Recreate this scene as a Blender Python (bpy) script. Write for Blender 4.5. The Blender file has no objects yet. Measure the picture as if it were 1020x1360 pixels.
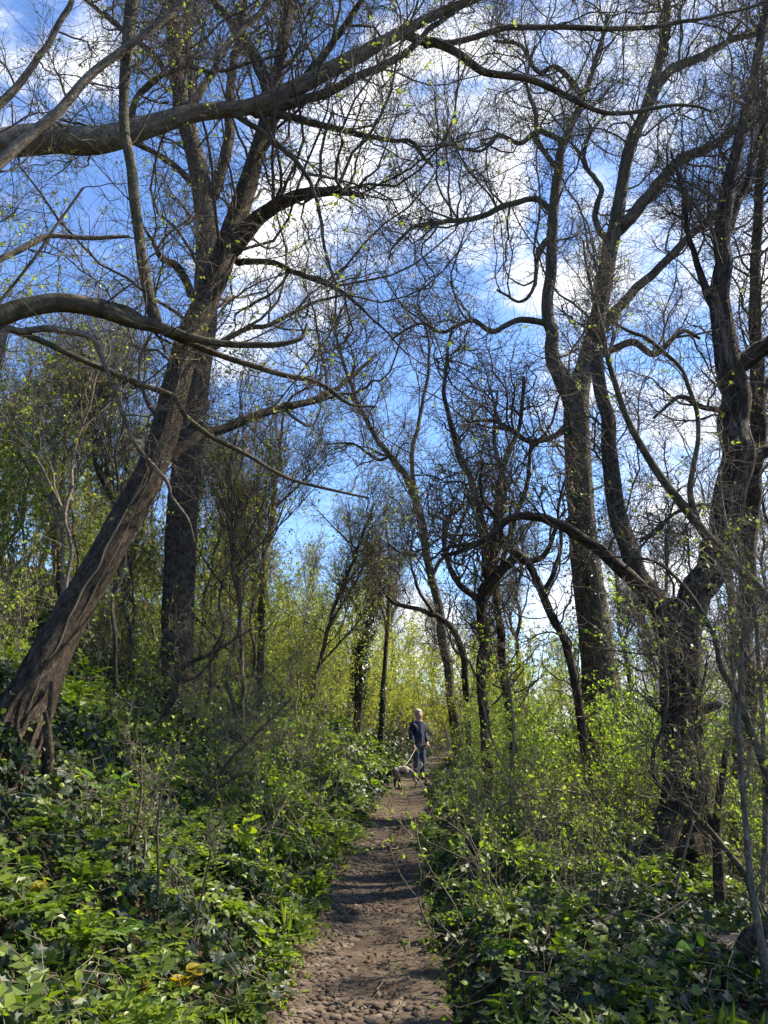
import bpy, math
import numpy as np
from mathutils import Vector
sc = bpy.context.scene
COL = sc.collection
rng = np.random.default_rng(11)
U = rng.uniform
PI = math.pi

# ------------------------------------------------------------------ camera
F, CAMZ, PITCH = 1021.0, 1.55, math.radians(14.9)
CAM = np.array([0, 0, CAMZ])
cp, sp = math.cos(PITCH), math.sin(PITCH)
cam = bpy.data.objects.new('camera', bpy.data.cameras.new('camera'))
COL.objects.link(cam)
cam.location = (0, 0, CAMZ)
cam.rotation_euler = (PI / 2 + PITCH, 0, 0)
cam.data.sensor_fit = 'VERTICAL'
cam.data.sensor_height = 36.0
cam.data.lens = 36.0 * F / 1360.0
cam.data.clip_start = 0.05
cam.data.clip_end = 1000
sc.camera = cam


def ray(u, v):
    a, b = u - 510.0, 680.0 - v
    return np.array([a, F * cp - b * sp, F * sp + b * cp])


def at(u, v, Y):
    d = ray(u, v)
    return CAM + d * (Y / d[1])


def mpp(p):
    """metres per photo pixel at a point"""
    q = p - CAM
    return (q[..., 1] * cp + q[..., 2] * sp) / F


# ------------------------------------------------------------------ noise
def _h(i, j, k):
    n = (i * 374761393 + j * 668265263 + k * 2147483647 * 3 + 1013904223) & 0xffffffff
    n = ((n ^ (n >> 13)) * 1274126177) & 0xffffffff
    n = (n ^ (n >> 16)) & 0xffffffff
    return n / 4294967295.0


def vnoise(P):
    P = np.asarray(P, float)
    i = np.floor(P).astype(np.int64)
    f = P - i
    f = f * f * (3 - 2 * f)
    r = 0
    for a in (0, 1):
        for b in (0, 1):
            for c in (0, 1):
                w = (f[..., 0] if a else 1 - f[..., 0]) * (f[..., 1] if b else 1 - f[..., 1]) * (f[..., 2] if c else 1 - f[..., 2])
                r = r + w * _h(i[..., 0] + a, i[..., 1] + b, i[..., 2] + c)
    return r


def fbm(P, o=3):
    P = np.asarray(P, float)
    s, a, t = 0, 1.0, 0
    for k in range(o):
        s = s + a * vnoise(P * 2 ** k + 17.3 * k)
        t += a
        a *= .5
    return s / t


def n2(x, y, s, off=0.0, o=3):
    x, y = np.broadcast_arrays(x, y)
    return fbm(np.stack([np.asarray(x) * s + off, np.asarray(y) * s - off, np.full(np.shape(x), 3.7 + off)], -1), o)


# ------------------------------------------------------------------ terrain
def flat(u, v):
    d = ray(u, v)
    return CAM + d * (-CAMZ / d[2])


_L = [flat(u, v) for u, v in ((352, 1360), (388, 1270), (418, 1190), (466, 1115), (492, 1080), (514, 1045))]
_R = [flat(u, v) for u, v in ((604, 1360), (585, 1290), (566, 1200), (562, 1130), (566, 1080), (566, 1040))]
LY = np.array([0] + [p[1] for p in _L] + [30, 40, 60]); LX = np.array([_L[0][0] + .1] + [p[0] for p in _L] + [1.3, 3.4, 9])
RY = np.array([0] + [p[1] for p in _R] + [30, 40, 60]); RX = np.array([_R[0][0] - .05] + [p[0] for p in _R] + [2.5, 4.6, 10.2])


def edges(y):
    return np.interp(y, LY, LX), np.interp(y, RY, RX)


def sm(t):
    t = np.clip(t, 0, 1)
    return t * t * (3 - 2 * t)


def ground_z(x, y):
    x = np.asarray(x, float); y = np.asarray(y, float)
    l, r = edges(y)
    dl, dr = l - x, x - r
    zl = .10 * sm(dl / .3) + 15 * (1 - np.exp(-.60 * np.clip(dl - .15, 0, None) / 15)) + .30 * (n2(x, y, .45, 5) - .5) * sm(dl / 1.2)
    zr = .12 * sm(dr / .35) - .13 * np.clip(dr - .8, 0, 30) - .1 * np.clip(dr - 4, 0, 30) + .28 * (n2(x, y, .5, 9) - .5) * sm(dr / 1.0)
    return np.where(dl > 0, zl, np.where(dr > 0, zr, -.03 * np.sin(np.clip((x - l) / np.maximum(r - l, .1), 0, 1) * PI) + .05 * (n2(x, y, .8, 2) - .5)))


def hit(u, v):
    d = ray(u, v)
    d = d / d[1]
    t = np.linspace(2, 60, 4000)
    P = CAM + t[:, None] * d
    below = P[:, 2] < ground_z(P[:, 0], P[:, 1])
    k = int(np.argmax(below)) if below.any() else 3999
    return P[k]


# ------------------------------------------------------------------ materials
def new_mat(name):
    m = bpy.data.materials.new(name)
    m.use_nodes = True
    nt = m.node_tree
    nt.nodes.clear()
    out = nt.nodes.new('ShaderNodeOutputMaterial')
    return m, nt, out


def nd(nt, t, **k):
    n = nt.nodes.new(t)
    for a, b in k.items():
        setattr(n, a, b)
    return n


def ramp(nt, stops, src=None):
    r = nd(nt, 'ShaderNodeValToRGB')
    e = r.color_ramp.elements
    while len(e) < len(stops):
        e.new(.5)
    for s, (p, c) in zip(e, stops):
        s.position = p
        s.color = (*c, 1)
    if src is not None:
        nt.links.new(src, r.inputs[0])
    return r


def leaf_mat(name, stops, rough=.4, trans=.4, tcol=(1.6, 1.7, .7), spec=.5):
    m, nt, out = new_mat(name)
    at_ = nd(nt, 'ShaderNodeAttribute', attribute_name='tint')
    r = ramp(nt, stops, at_.outputs['Fac'])
    b = nd(nt, 'ShaderNodeBsdfPrincipled')
    nt.links.new(r.outputs[0], b.inputs['Base Color'])
    b.inputs['Roughness'].default_value = rough
    b.inputs['Specular IOR Level'].default_value = spec
    mx = nd(nt, 'ShaderNodeMix', data_type='RGBA', blend_type='MULTIPLY')
    mx.inputs[0].default_value = 1
    nt.links.new(r.outputs[0], mx.inputs[6])
    mx.inputs[7].default_value = (*tcol, 1)
    t = nd(nt, 'ShaderNodeBsdfTranslucent')
    nt.links.new(mx.outputs[2], t.inputs['Color'])
    ms = nd(nt, 'ShaderNodeMixShader')
    ms.inputs[0].default_value = trans
    nt.links.new(b.outputs[0], ms.inputs[1])
    nt.links.new(t.outputs[0], ms.inputs[2])
    nt.links.new(ms.outputs[0], out.inputs[0])
    return m


def bark_mat(name, dark, mid, light, moss=None, scale=14, bump=.6, stretch=.22):
    m, nt, out = new_mat(name)
    a = nd(nt, 'ShaderNodeAttribute', attribute_name='bark')
    mp = nd(nt, 'ShaderNodeMapping')
    mp.inputs['Scale'].default_value = (1, 1, stretch)
    nt.links.new(a.outputs['Vector'], mp.inputs[0])
    n1 = nd(nt, 'ShaderNodeTexNoise')
    n1.inputs['Scale'].default_value = scale
    n1.inputs['Detail'].default_value = 7
    n1.inputs['Roughness'].default_value = .65
    n1.inputs['Distortion'].default_value = .5
    nt.links.new(mp.outputs[0], n1.inputs['Vector'])
    mp2 = nd(nt, 'ShaderNodeMapping')
    mp2.inputs['Scale'].default_value = (1, 1, stretch * .6)
    nt.links.new(a.outputs['Vector'], mp2.inputs[0])
    vo = nd(nt, 'ShaderNodeTexVoronoi', feature='DISTANCE_TO_EDGE')
    vo.inputs['Scale'].default_value = scale * 2.6
    dst = nd(nt, 'ShaderNodeMix', data_type='RGBA', blend_type='LINEAR_LIGHT')
    dst.inputs[0].default_value = .045
    nt.links.new(mp2.outputs[0], dst.inputs[6])
    nt.links.new(n1.outputs['Color'], dst.inputs[7])
    nt.links.new(dst.outputs[2], vo.inputs['Vector'])
    cr = nd(nt, 'ShaderNodeMapRange')
    cr.inputs['From Max'].default_value = .22
    cr.inputs['To Min'].default_value = -.11
    cr.inputs['To Max'].default_value = .06
    nt.links.new(vo.outputs['Distance'], cr.inputs[0])
    hs = nd(nt, 'ShaderNodeMath', operation='ADD')
    nt.links.new(n1.outputs['Fac'], hs.inputs[0])
    if bump > .6:
        nt.links.new(cr.outputs[0], hs.inputs[1])
    else:
        hs.inputs[1].default_value = 0
    r = ramp(nt, [(.3, dark), (.5, mid), (.72, light)], hs.outputs[0])
    g = nd(nt, 'ShaderNodeNewGeometry')
    n2_ = nd(nt, 'ShaderNodeTexNoise')
    n2_.inputs['Scale'].default_value = 2.3
    n2_.inputs['Detail'].default_value = 4
    nt.links.new(g.outputs['Position'], n2_.inputs['Vector'])
    col = r.outputs[0]
    if moss:
        mr = nd(nt, 'ShaderNodeMapRange')
        mr.inputs['From Min'].default_value = .52
        mr.inputs['From Max'].default_value = .72
        mr.inputs['To Max'].default_value = .7
        nt.links.new(n2_.outputs['Fac'], mr.inputs[0])
        mx = nd(nt, 'ShaderNodeMix', data_type='RGBA')
        nt.links.new(mr.outputs[0], mx.inputs[0])
        nt.links.new(col, mx.inputs[6])
        mx.inputs[7].default_value = (*moss, 1)
        col = mx.outputs[2]
    b = nd(nt, 'ShaderNodeBsdfPrincipled')
    b.inputs['Roughness'].default_value = .85
    b.inputs['Specular IOR Level'].default_value = .2
    nt.links.new(col, b.inputs['Base Color'])
    if bump:
        bp = nd(nt, 'ShaderNodeBump')
        bp.inputs['Strength'].default_value = bump
        bp.inputs['Distance'].default_value = .03
        nt.links.new(hs.outputs[0], bp.inputs['Height'])
        nt.links.new(bp.outputs[0], b.inputs['Normal'])
    nt.links.new(b.outputs[0], out.inputs[0])
    return m


def soil_mat(name, stops, scale=6, bump=.8, rough=.95, dist=.05):
    m, nt, out = new_mat(name)
    g = nd(nt, 'ShaderNodeNewGeometry')
    n1 = nd(nt, 'ShaderNodeTexNoise')
    n1.inputs['Scale'].default_value = scale
    n1.inputs['Detail'].default_value = 9
    n1.inputs['Roughness'].default_value = .68
    nt.links.new(g.outputs['Position'], n1.inputs['Vector'])
    r = ramp(nt, stops, n1.outputs['Fac'])
    b = nd(nt, 'ShaderNodeBsdfPrincipled')
    b.inputs['Roughness'].default_value = rough
    b.inputs['Specular IOR Level'].default_value = .15
    nt.links.new(r.outputs[0], b.inputs['Base Color'])
    n3 = nd(nt, 'ShaderNodeTexNoise')
    n3.inputs['Scale'].default_value = scale * 6
    n3.inputs['Detail'].default_value = 6
    nt.links.new(g.outputs['Position'], n3.inputs['Vector'])
    bp = nd(nt, 'ShaderNodeBump')
    bp.inputs['Strength'].default_value = bump
    bp.inputs['Distance'].default_value = dist
    nt.links.new(n3.outputs['Fac'], bp.inputs['Height'])
    nt.links.new(bp.outputs[0], b.inputs['Normal'])
    nt.links.new(b.outputs[0], out.inputs[0])
    return m


def plain(name, c, rough=.7, var=.25, scale=30):
    m, nt, out = new_mat(name)
    t = nd(nt, 'ShaderNodeTexCoord')
    n1 = nd(nt, 'ShaderNodeTexNoise')
    n1.inputs['Scale'].default_value = scale
    n1.inputs['Detail'].default_value = 4
    nt.links.new(t.outputs['Object'], n1.inputs['Vector'])
    r = ramp(nt, [(.3, tuple(x * (1 - var) for x in c)), (.7, tuple(x * (1 + var) for x in c))], n1.outputs['Fac'])
    b = nd(nt, 'ShaderNodeBsdfPrincipled')
    b.inputs['Roughness'].default_value = rough
    b.inputs['Specular IOR Level'].default_value = .3
    nt.links.new(r.outputs[0], b.inputs['Base Color'])
    nt.links.new(b.outputs[0], out.inputs[0])
    return m


M = {}
M['bark'] = bark_mat('bark brown', (.022, .015, .010), (.090, .064, .044), (.21, .16, .11), None, 26, 1.0, .5)
M['bark_moss'] = bark_mat('bark mossy', (.015, .012, .008), (.06, .048, .032), (.14, .115, .08), (.07, .085, .02), 15, .9)
M['bark_grey'] = bark_mat('bark grey', (.028, .022, .015), (.098, .078, .056), (.20, .165, .12), (.06, .07, .022), 14, .9)
M['bark_old'] = bark_mat('bark old split', (.010, .007, .005), (.058, .042, .030), (.20, .15, .105), None, 14, 1.0, .14)
M['bark_smooth'] = bark_mat('bark smooth olive', (.03, .025, .015), (.08, .066, .04), (.18, .148, .095), (.06, .065, .025), 26, .6, .5)
M['bark_pale'] = bark_mat('bark pale', (.09, .07, .05), (.20, .16, .115), (.34, .285, .21), None, 22, .8, .5)
M['twig'] = bark_mat('twig brown', (.055, .043, .03), (.105, .083, .058), (.165, .135, .097), None, 9, 0)
M['twig_light'] = bark_mat('twig light brown', (.09, .07, .045), (.16, .13, .085), (.24, .20, .14), None, 9, 0)
M['twig_dark'] = bark_mat('twig dark', (.024, .02, .015), (.045, .037, .027), (.08, .065, .048), None, 9, 0)
M['bud'] = leaf_mat('young tree leaf', [(0, (.09, .12, .022)), (.5, (.18, .23, .045)), (1, (.27, .29, .09))], .45, .45)
M['spring'] = leaf_mat('spring shrub leaf', [(0, (.08, .14, .016)), (.5, (.18, .26, .028)), (1, (.29, .37, .055))], .42, .55)
M['hill'] = leaf_mat('hillside leaf', [(0, (.09, .125, .018)), (.5, (.19, .235, .03)), (1, (.31, .35, .06))], .42, .5)
M['spring_far'] = leaf_mat('yellow green leaf', [(0, (.14, .165, .028)), (.5, (.28, .30, .05)), (1, (.40, .40, .10))], .5, .55)
M['ivy'] = leaf_mat('ivy leaf', [(0, (.013, .024, .012)), (.5, (.027, .047, .021)), (.82, (.058, .090, .028)), (1, (.15, .19, .035))], .47, .22, (1.5, 1.7, .6), .35)
M['herb'] = leaf_mat('herb leaf', [(0, (.06, .095, .014)), (.5, (.135, .19, .026)), (.9, (.23, .285, .036)), (1, (.32, .36, .047))], .4, .48, (1.5, 1.7, .5))
M['frond'] = leaf_mat('frond leaf', [(0, (.06, .13, .018)), (1, (.12, .22, .03))], .45, .45, (1.5, 1.6, .5))
M['lemon'] = leaf_mat('lemon leaf', [(0, (.14, .22, .02)), (1, (.27, .34, .03))], .4, .5, (1.4, 1.4, .4))
M['mustard'] = leaf_mat('mustard leaf', [(0, (.20, .15, .012)), (1, (.34, .27, .025))], .45, .45, (1.3, 1.2, .4))
M['darkivy'] = leaf_mat('trunk ivy leaf', [(0, (.010, .022, .008)), (1, (.035, .065, .016))], .35, .15)
M['soil'] = soil_mat('bank soil', [(.3, (.018, .013, .009)), (.5, (.045, .034, .022)), (.7, (.085, .065, .042))], 7)
M['dirt'] = soil_mat('trodden dirt', [(.28, (.040, .028, .019)), (.5, (.084, .062, .043)), (.72, (.15, .115, .08))], 3.2, .9, .95, .025)
M['stone'] = soil_mat('path stone', [(.3, (.055, .038, .025)), (.5, (.108, .079, .054)), (.7, (.21, .165, .12))], 9, .5, .8, .01)
M['litter'] = leaf_mat('dead leaf', [(0, (.06, .04, .022)), (.5, (.14, .095, .055)), (1, (.26, .19, .12))], .7, .15, (1, .9, .7), .2)
M['violet'] = plain('bluebell petal', (.16, .14, .52), .5, .2, 60)
M['stalk'] = plain('green stalk', (.09, .15, .035), .5, .2, 40)


# ------------------------------------------------------------------ meshes
def mesh(name, chunks, mats):
    """chunks: (V, F, mat index, attrs dict, smooth)"""
    V = np.concatenate([c[0] for c in chunks]).astype(np.float32)
    loops, starts, mi, smo = [], [], [], []
    vo, lo = 0, 0
    for c in chunks:
        Fc = np.asarray(c[1], np.int64)
        n, k = Fc.shape
        loops.append((Fc + vo).ravel())
        starts.append(lo + np.arange(n) * k)
        mi.append(np.full(n, c[2])); smo.append(np.full(n, c[4]))
        vo += len(c[0]); lo += n * k
    loops = np.concatenate(loops); starts = np.concatenate(starts)
    me = bpy.data.meshes.new(name)
    me.vertices.add(len(V)); me.vertices.foreach_set('co', V.ravel())
    me.loops.add(len(loops)); me.loops.foreach_set('vertex_index', loops.astype(np.int32))
    me.polygons.add(len(starts)); me.polygons.foreach_set('loop_start', starts.astype(np.int32))
    for m in mats:
        me.materials.append(m)
    me.polygons.foreach_set('material_index', np.concatenate(mi).astype(np.int32))
    me.polygons.foreach_set('use_smooth', np.concatenate(smo).astype(bool))
    for key, dim, typ in (('tint', 1, 'FLOAT'), ('bark', 3, 'FLOAT_VECTOR')):
        if any(key in c[3] for c in chunks):
            A = np.concatenate([np.asarray(c[3].get(key, np.zeros((len(c[0]), dim))), np.float32).reshape(len(c[0]), dim) for c in chunks])
            at_ = me.attributes.new(key, typ, 'POINT')
            at_.data.foreach_set('value' if dim == 1 else 'vector', A.ravel())
    me.update(calc_edges=True)
    return me


def obj(name, chunks, mats, parent=None):
    if not isinstance(mats, (list, tuple)):
        mats = [mats]
    o = bpy.data.objects.new(name, mesh(name, chunks, mats))
    COL.objects.link(o)
    if parent is not None:
        o.parent = parent
        o.location = -Vector(parent.location)
    return o


def tag(o, label=None, cat=None, group=None, kind=None):
    if label: o['label'] = label
    if cat: o['category'] = cat
    if group: o['group'] = group
    if kind: o['kind'] = kind
    return o


def thing(name, label, cat, loc=(0, 0, 0), group=None):
    o = bpy.data.objects.new(name, None)
    o.empty_display_size = .3
    o.location = tuple(float(c) for c in loc)
    COL.objects.link(o)
    return tag(o, label, cat, group)


def dup(root, loc, rz=0., s=1., label=None, group=None, sz=None, rx=0.):
    r = root.copy()
    COL.objects.link(r)
    r.location = tuple(float(c) for c in loc)
    r.rotation_euler = (rx, 0, rz)
    r.scale = (s, s, sz or s)
    if label: r['label'] = label
    if group: r['group'] = group
    for ch in list(root.children):
        c = ch.copy()
        COL.objects.link(c)
        c.parent = r
        for g in ch.children:
            d = g.copy(); COL.objects.link(d); d.parent = c
    return r


def norm(v):
    return v / np.maximum(np.linalg.norm(v, axis=-1, keepdims=True), 1e-9)


def tubes(P, R, S=3, tint=None, mat=0):
    """many equal-length polylines -> one chunk"""
    P = np.asarray(P, float); R = np.asarray(R, float)
    N, K, _ = P.shape
    T = np.empty_like(P)
    T[:, 1:-1] = P[:, 2:] - P[:, :-2]
    T[:, 0] = P[:, 1] - P[:, 0]; T[:, -1] = P[:, -1] - P[:, -2]
    T = norm(T)
    chord = norm(P[:, -1] - P[:, 0] + 1e-6)
    ref = np.where(np.abs(chord[:, :1]) < .6, np.array([[1., 0, 0]]), np.array([[0, 1., 0.]]))
    ref = np.where((np.abs(chord[:, 1:2]) < .45), np.array([[0, 1., 0]]), ref)
    ref = np.repeat(ref[:, None], K, 1)
    A = norm(np.cross(T, ref)); B = np.cross(T, A)
    ang = np.arange(S) * 2 * PI / S
    ca, sa = np.cos(ang), np.sin(ang)
    V = P[:, :, None] + R[:, :, None, None] * (A[:, :, None] * ca[None, None, :, None] + B[:, :, None] * sa[None, None, :, None])
    Lg = np.concatenate([np.zeros((N, 1)), np.cumsum(np.linalg.norm(np.diff(P, axis=1), axis=2), 1)], 1)
    off = rng.uniform(0, 50, (N, 1))
    R0 = R.max(1)[:, None, None]
    bk = np.stack([np.broadcast_to(R0 * ca + off[:, :, None], (N, K, S)), np.broadcast_to(R0 * sa, (N, K, S)),
                   np.broadcast_to((Lg + off)[:, :, None], (N, K, S))], -1)
    n, k, s = np.meshgrid(np.arange(N), np.arange(K - 1), np.arange(S), indexing='ij')
    b = n * K * S
    s2 = (s + 1) % S
    Q = np.stack([b + k * S + s, b + k * S + s2, b + (k + 1) * S + s2, b + (k + 1) * S + s], -1).reshape(-1, 4)
    att = {'bark': bk.reshape(-1, 3)}
    if tint is not None:
        att['tint'] = np.repeat(np.asarray(tint, float), K * S)
    return (V.reshape(-1, 3), Q, mat, att, True)


def spline(pts, n):
    pts = np.asarray(pts, float)
    p = np.vstack([2 * pts[0] - pts[1], pts, 2 * pts[-1] - pts[-2]])
    m = len(pts) - 1
    t = np.linspace(0, m, n)
    i = np.minimum(t.astype(int), m - 1)
    f = (t - i)[:, None]
    a, b, c, d = p[i], p[i + 1], p[i + 2], p[i + 3]
    return .5 * (2 * b + (c - a) * f + (2 * a - 5 * b + 4 * c - d) * f * f + (3 * b - a - 3 * c + d) * f ** 3)


def trace(pts, Y0, Y1=None, n=24, wob=.012):
    """(u, v, width px) along a limb of the photo -> centre line and radii in the world"""
    Y1 = Y0 if Y1 is None else Y1
    uv = np.array([(p[0], p[1]) for p in pts], float)
    s = np.concatenate([[0], np.cumsum(np.linalg.norm(np.diff(uv, axis=0), axis=1))])
    s /= s[-1]
    W = []
    for (u, v, w), t in zip(pts, s):
        p = at(u, v, Y0 + (Y1 - Y0) * t)
        W.append([*p, .5 * w * mpp(p)])
    S = spline(W, n)
    P, R = S[:, :3], np.maximum(S[:, 3], .002)
    ph = rng.uniform(0, 100)
    k = np.arange(n)
    wv = np.stack([fbm(np.stack([k * .5 + ph + 31 * j, k * 0 + .5, k * 0], -1), 2) - .5 for j in range(3)], -1)
    P = P + wv * wob * np.linalg.norm(P[0] - P[-1]) * np.minimum(1, k / 3)[:, None]
    return P, R


def stem_chunk(P, R, S=20, ridge=.05, lump=.08, flare=0., nroot=5, up=3, mat=0, cap=True):
    """one thick stem with lumps, bark ridges and a flared, lobed base"""
    n = max(6, len(P) * up)
    PR = spline(np.hstack([P, R[:, None]]), n)
    P, R = PR[:, :3], np.maximum(PR[:, 3], .001)
    T = norm(np.gradient(P, axis=0))
    A = np.empty_like(T)
    a = np.cross(T[0], [0, 1, .13]); a /= np.linalg.norm(a)
    for i in range(n):
        a = a - T[i] * np.dot(a, T[i]); a /= np.linalg.norm(a)
        A[i] = a
    B = np.cross(T, A)
    ang = np.arange(S) * 2 * PI / S
    L = np.concatenate([[0], np.cumsum(np.linalg.norm(np.diff(P, axis=0), axis=1))])
    ca, sa = np.cos(ang)[None], np.sin(ang)[None]
    o = rng.uniform(0, 40)
    Rg = R[:, None]
    Lr = np.broadcast_to(L[:, None], (n, S))
    low = fbm(np.stack([Rg * ca * 3 + o + 0 * Lr, Rg * sa * 3 + 0 * Lr, Lr * 1.6], -1), 2) - .5
    R0 = max(R.max() * .6, 1e-3)
    hi = fbm(np.stack([ca * 2.6 + o + 0 * Lr, sa * 2.6 + 0 * Lr, Lr * .8 / max(R0, .05) * .12 + 0 * Lr], -1) * 2.2, 3) - .5
    kn = fbm(np.stack([Rg * ca * 6 + o + 9 + 0 * Lr, Rg * sa * 6 + 0 * Lr, Lr * 5], -1), 2)
    rr = Rg * (1 + lump * 2 * low + ridge * 3 * hi + .55 * np.clip(kn - .66, 0, 1))
    if flare:
        e = np.exp(-L / (R[0] * 1.6))[:, None]
        rr = rr * (1 + flare * e * (.35 + .65 * np.clip(np.cos(nroot * ang + o), 0, 1)[None] ** 1.2))
    V = P[:, None] + rr[..., None] * (A[:, None] * ca[..., None] + B[:, None] * sa[..., None])
    bk = np.stack([R0 * ca + o + 0 * Lr, R0 * sa + 0 * Lr, Lr + o], -1)
    V = V.reshape(-1, 3); bk = bk.reshape(-1, 3)
    k, s = np.meshgrid(np.arange(n - 1), np.arange(S), indexing='ij')
    s2 = (s + 1) % S
    Q = np.stack([k * S + s, k * S + s2, (k + 1) * S + s2, (k + 1) * S + s], -1).reshape(-1, 4)
    ch = [(V, Q, mat, {'bark': bk}, True)]
    if cap:
        for j, c in ((n - 1, P[-1] + T[-1] * R[-1] * .5),):
            ring = V[j * S:(j + 1) * S]
            s = np.arange(S)
            ch.append((np.vstack([ring, c]), np.stack([s, (s + 1) % S, np.full(S, S)], -1), mat,
                       {'bark': np.vstack([bk[j * S:(j + 1) * S], bk[j * S]])}, True))
    return ch


def resamp(P, R, K):
    d = np.concatenate([[0], np.cumsum(np.linalg.norm(np.diff(P, axis=0), axis=1))])
    t = np.linspace(0, d[-1], K)
    return np.stack([np.interp(t, d, P[:, j]) for j in range(3)], -1), np.interp(t, d, R)


def stack(limbs, K=24):
    o = [resamp(P, R, K) for P, R in limbs]
    return np.array([a for a, _ in o]), np.array([b for _, b in o])


def grow(PP, PR, n, length, K=6, ang=(35, 75), up=.1, wig=.22, rf=.55, rmax=.03, rmin=.003, t=(.15, 1.), power=0., down=0., tipf=.35):
    """n children along the polylines PP/PR, chosen by length"""
    N, KP, _ = PP.shape
    seg = np.linalg.norm(np.diff(PP, axis=1), axis=2)
    w = seg.sum(1)
    idx = rng.choice(N, n, p=w / w.sum())
    tt = U(t[0], t[1], n) if not power else t[0] + (t[1] - t[0]) * U(0, 1, n) ** power
    f = tt * (KP - 1)
    i = np.minimum(f.astype(int), KP - 2)
    f = (f - i)[:, None]
    base = PP[idx, i] * (1 - f) + PP[idx, i + 1] * f
    r = PR[idx, i] * (1 - f[:, 0]) + PR[idx, i + 1] * f[:, 0]
    tan = norm(PP[idx, i + 1] - PP[idx, i])
    per = norm(np.cross(tan, norm(rng.normal(size=(n, 3)))))
    a = np.radians(U(ang[0], ang[1], n))[:, None]
    d = tan * np.cos(a) + per * np.sin(a)
    d[:, 2] += up
    d = norm(d)
    Ln = U(length[0], length[1], n) * (1.15 - .45 * tt)
    P = np.empty((n, K, 3)); P[:, 0] = base
    for k in range(1, K):
        d = d + wig * rng.normal(size=(n, 3))
        d[:, 2] += up * .5 - down * k / K
        d = norm(d)
        P[:, k] = P[:, k - 1] + d * (Ln / (K - 1))[:, None]
    r0 = np.clip(r * rf, rmin, rmax)
    R = r0[:, None] * np.linspace(1, tipf, K)[None]
    return P, np.maximum(R, rmin * .6)


# leaf templates: length along y, normal z
LEAF = (np.array([[0, 0, 0], [.36, .45, .10], [0, 1, -.06], [-.36, .45, .10]]), np.array([[0, 1, 2], [0, 2, 3]]))
_o = [(0, 0), (.26, -.14), (.56, .10), (.36, .30), (.46, .58), (.20, .62), (0, 1), (-.20, .62), (-.46, .58), (-.36, .30), (-.56, .10), (-.26, -.14)]
IVY = (np.array([[0, .25, .0]] + [[x, y, .10 * abs(x) * 2 - .12 * max(0, y - .5) - .04] for x, y in _o]),
       np.array([[0, i, i % 12 + 1] for i in range(1, 13)]))
BROAD = (np.array([[0, 0, 0], [.30, .18, .05], [.42, .5, .10], [.2, .85, .02], [0, 1, -.10], [-.2, .85, .02], [-.42, .5, .10], [-.30, .18, .05], [0, .45, -.02]]),
         np.array([[8, i, (i + 1) % 8] for i in range(8)]))


def leaves(pos, axis, nrm, size, tint, tpl=LEAF, mat=0, width=1.0):
    V, Fc = tpl
    a = norm(axis)
    n = norm(nrm - a * np.sum(nrm * a, 1, keepdims=True) + 1e-6)
    b = np.cross(a, n)
    s = np.asarray(size)[:, None, None]
    W = pos[:, None] + s * (V[None, :, :1] * width * b[:, None] + V[None, :, 1:2] * a[:, None] + V[None, :, 2:] * n[:, None])
    m = len(V)
    FF = (Fc[None] + (np.arange(len(pos)) * m)[:, None, None]).reshape(-1, Fc.shape[1])
    return (W.reshape(-1, 3), FF, mat, {'tint': np.repeat(np.asarray(tint), m)}, False)


def leaf_on(P, n, size, tint=(.0, 1.), tpl=LEAF, spread=.02, flatness=.5, width=1.):
    """n leaves sitting along the twigs P"""
    N, K, _ = P.shape
    idx = rng.integers(0, N, n)
    f = U(.25, 1, n) * (K - 1)
    i = np.minimum(f.astype(int), K - 2)
    f = (f - i)[:, None]
    cl = (np.arange(n) // 3) * 3                                     # leaves come in small clusters
    idx, i, f = idx[cl], i[cl], f[cl]
    pos = P[idx, i] * (1 - f) + P[idx, i + 1] * f + rng.normal(size=(n, 3)) * min(spread, .35 * size)
    tan = norm(P[idx, i + 1] - P[idx, i])
    ax = norm(tan * .5 + norm(rng.normal(size=(n, 3))) * .9)
    nm = rng.normal(size=(n, 3)) * (1 - flatness) + np.array([0, 0, flatness * 1.4])
    sz = U(.45, 1.4, n) * size * U(.7, 1.2, n)[cl]
    return leaves(pos, ax, nm, sz, np.clip(U(tint[0], tint[1], n), 0, 1), tpl, 0, width)


# ------------------------------------------------------------------ trees traced from the photograph
def joined(limbs):
    """let every branch spring from the limb it grows on: same line of growth, set at that limb's distance"""
    out = [limbs[0]]
    for P, R, o in limbs[1:]:
        if 'frm' in o:
            q = np.asarray(o['frm'], float)
            n = 12; t = np.linspace(0, 1, n)[:, None]
            d0 = P[0] - q; tan = norm(P[1] - P[0]) * np.linalg.norm(d0)
            h = (2 * t ** 3 - 3 * t ** 2 + 1) * q + (t ** 3 - 2 * t ** 2 + t) * (np.array([0, 0, .8]) * np.linalg.norm(d0)) + (-2 * t ** 3 + 3 * t ** 2) * P[0] + (t ** 3 - t ** 2) * tan
            P = np.vstack([h[:-1], P]); R = np.concatenate([np.full(n - 1, R[0] * 1.05), R])
        elif 'loose' not in o:
            best = None
            for Q, RQ, _ in out:
                q = spline(Q, len(Q) * 4)
                dv = norm(q - CAM); dp = norm(P[0] - CAM)
                c = dv @ dp
                i = int(np.argmax(c))
                if best is None or c[i] > best[0] + 1e-6:
                    best = (c[i], q[i], np.linalg.norm(q[i] - CAM))
            f = best[2] / np.linalg.norm(P[0] - CAM)
            if math.degrees(math.acos(min(1, best[0]))) < 2.5 and .6 < f < 1.6:
                w = np.linspace(1, .25, len(P))[:, None] if abs(f - 1) > .12 else np.ones((len(P), 1))
                ff = 1 + (f - 1) * w
                P = CAM + (P - CAM) * ff; R = R * ff[:, 0]
                P = np.vstack([best[1], P]); R = np.concatenate([[R[0]], R])
        out.append((P, R, o))
    return out


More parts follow.
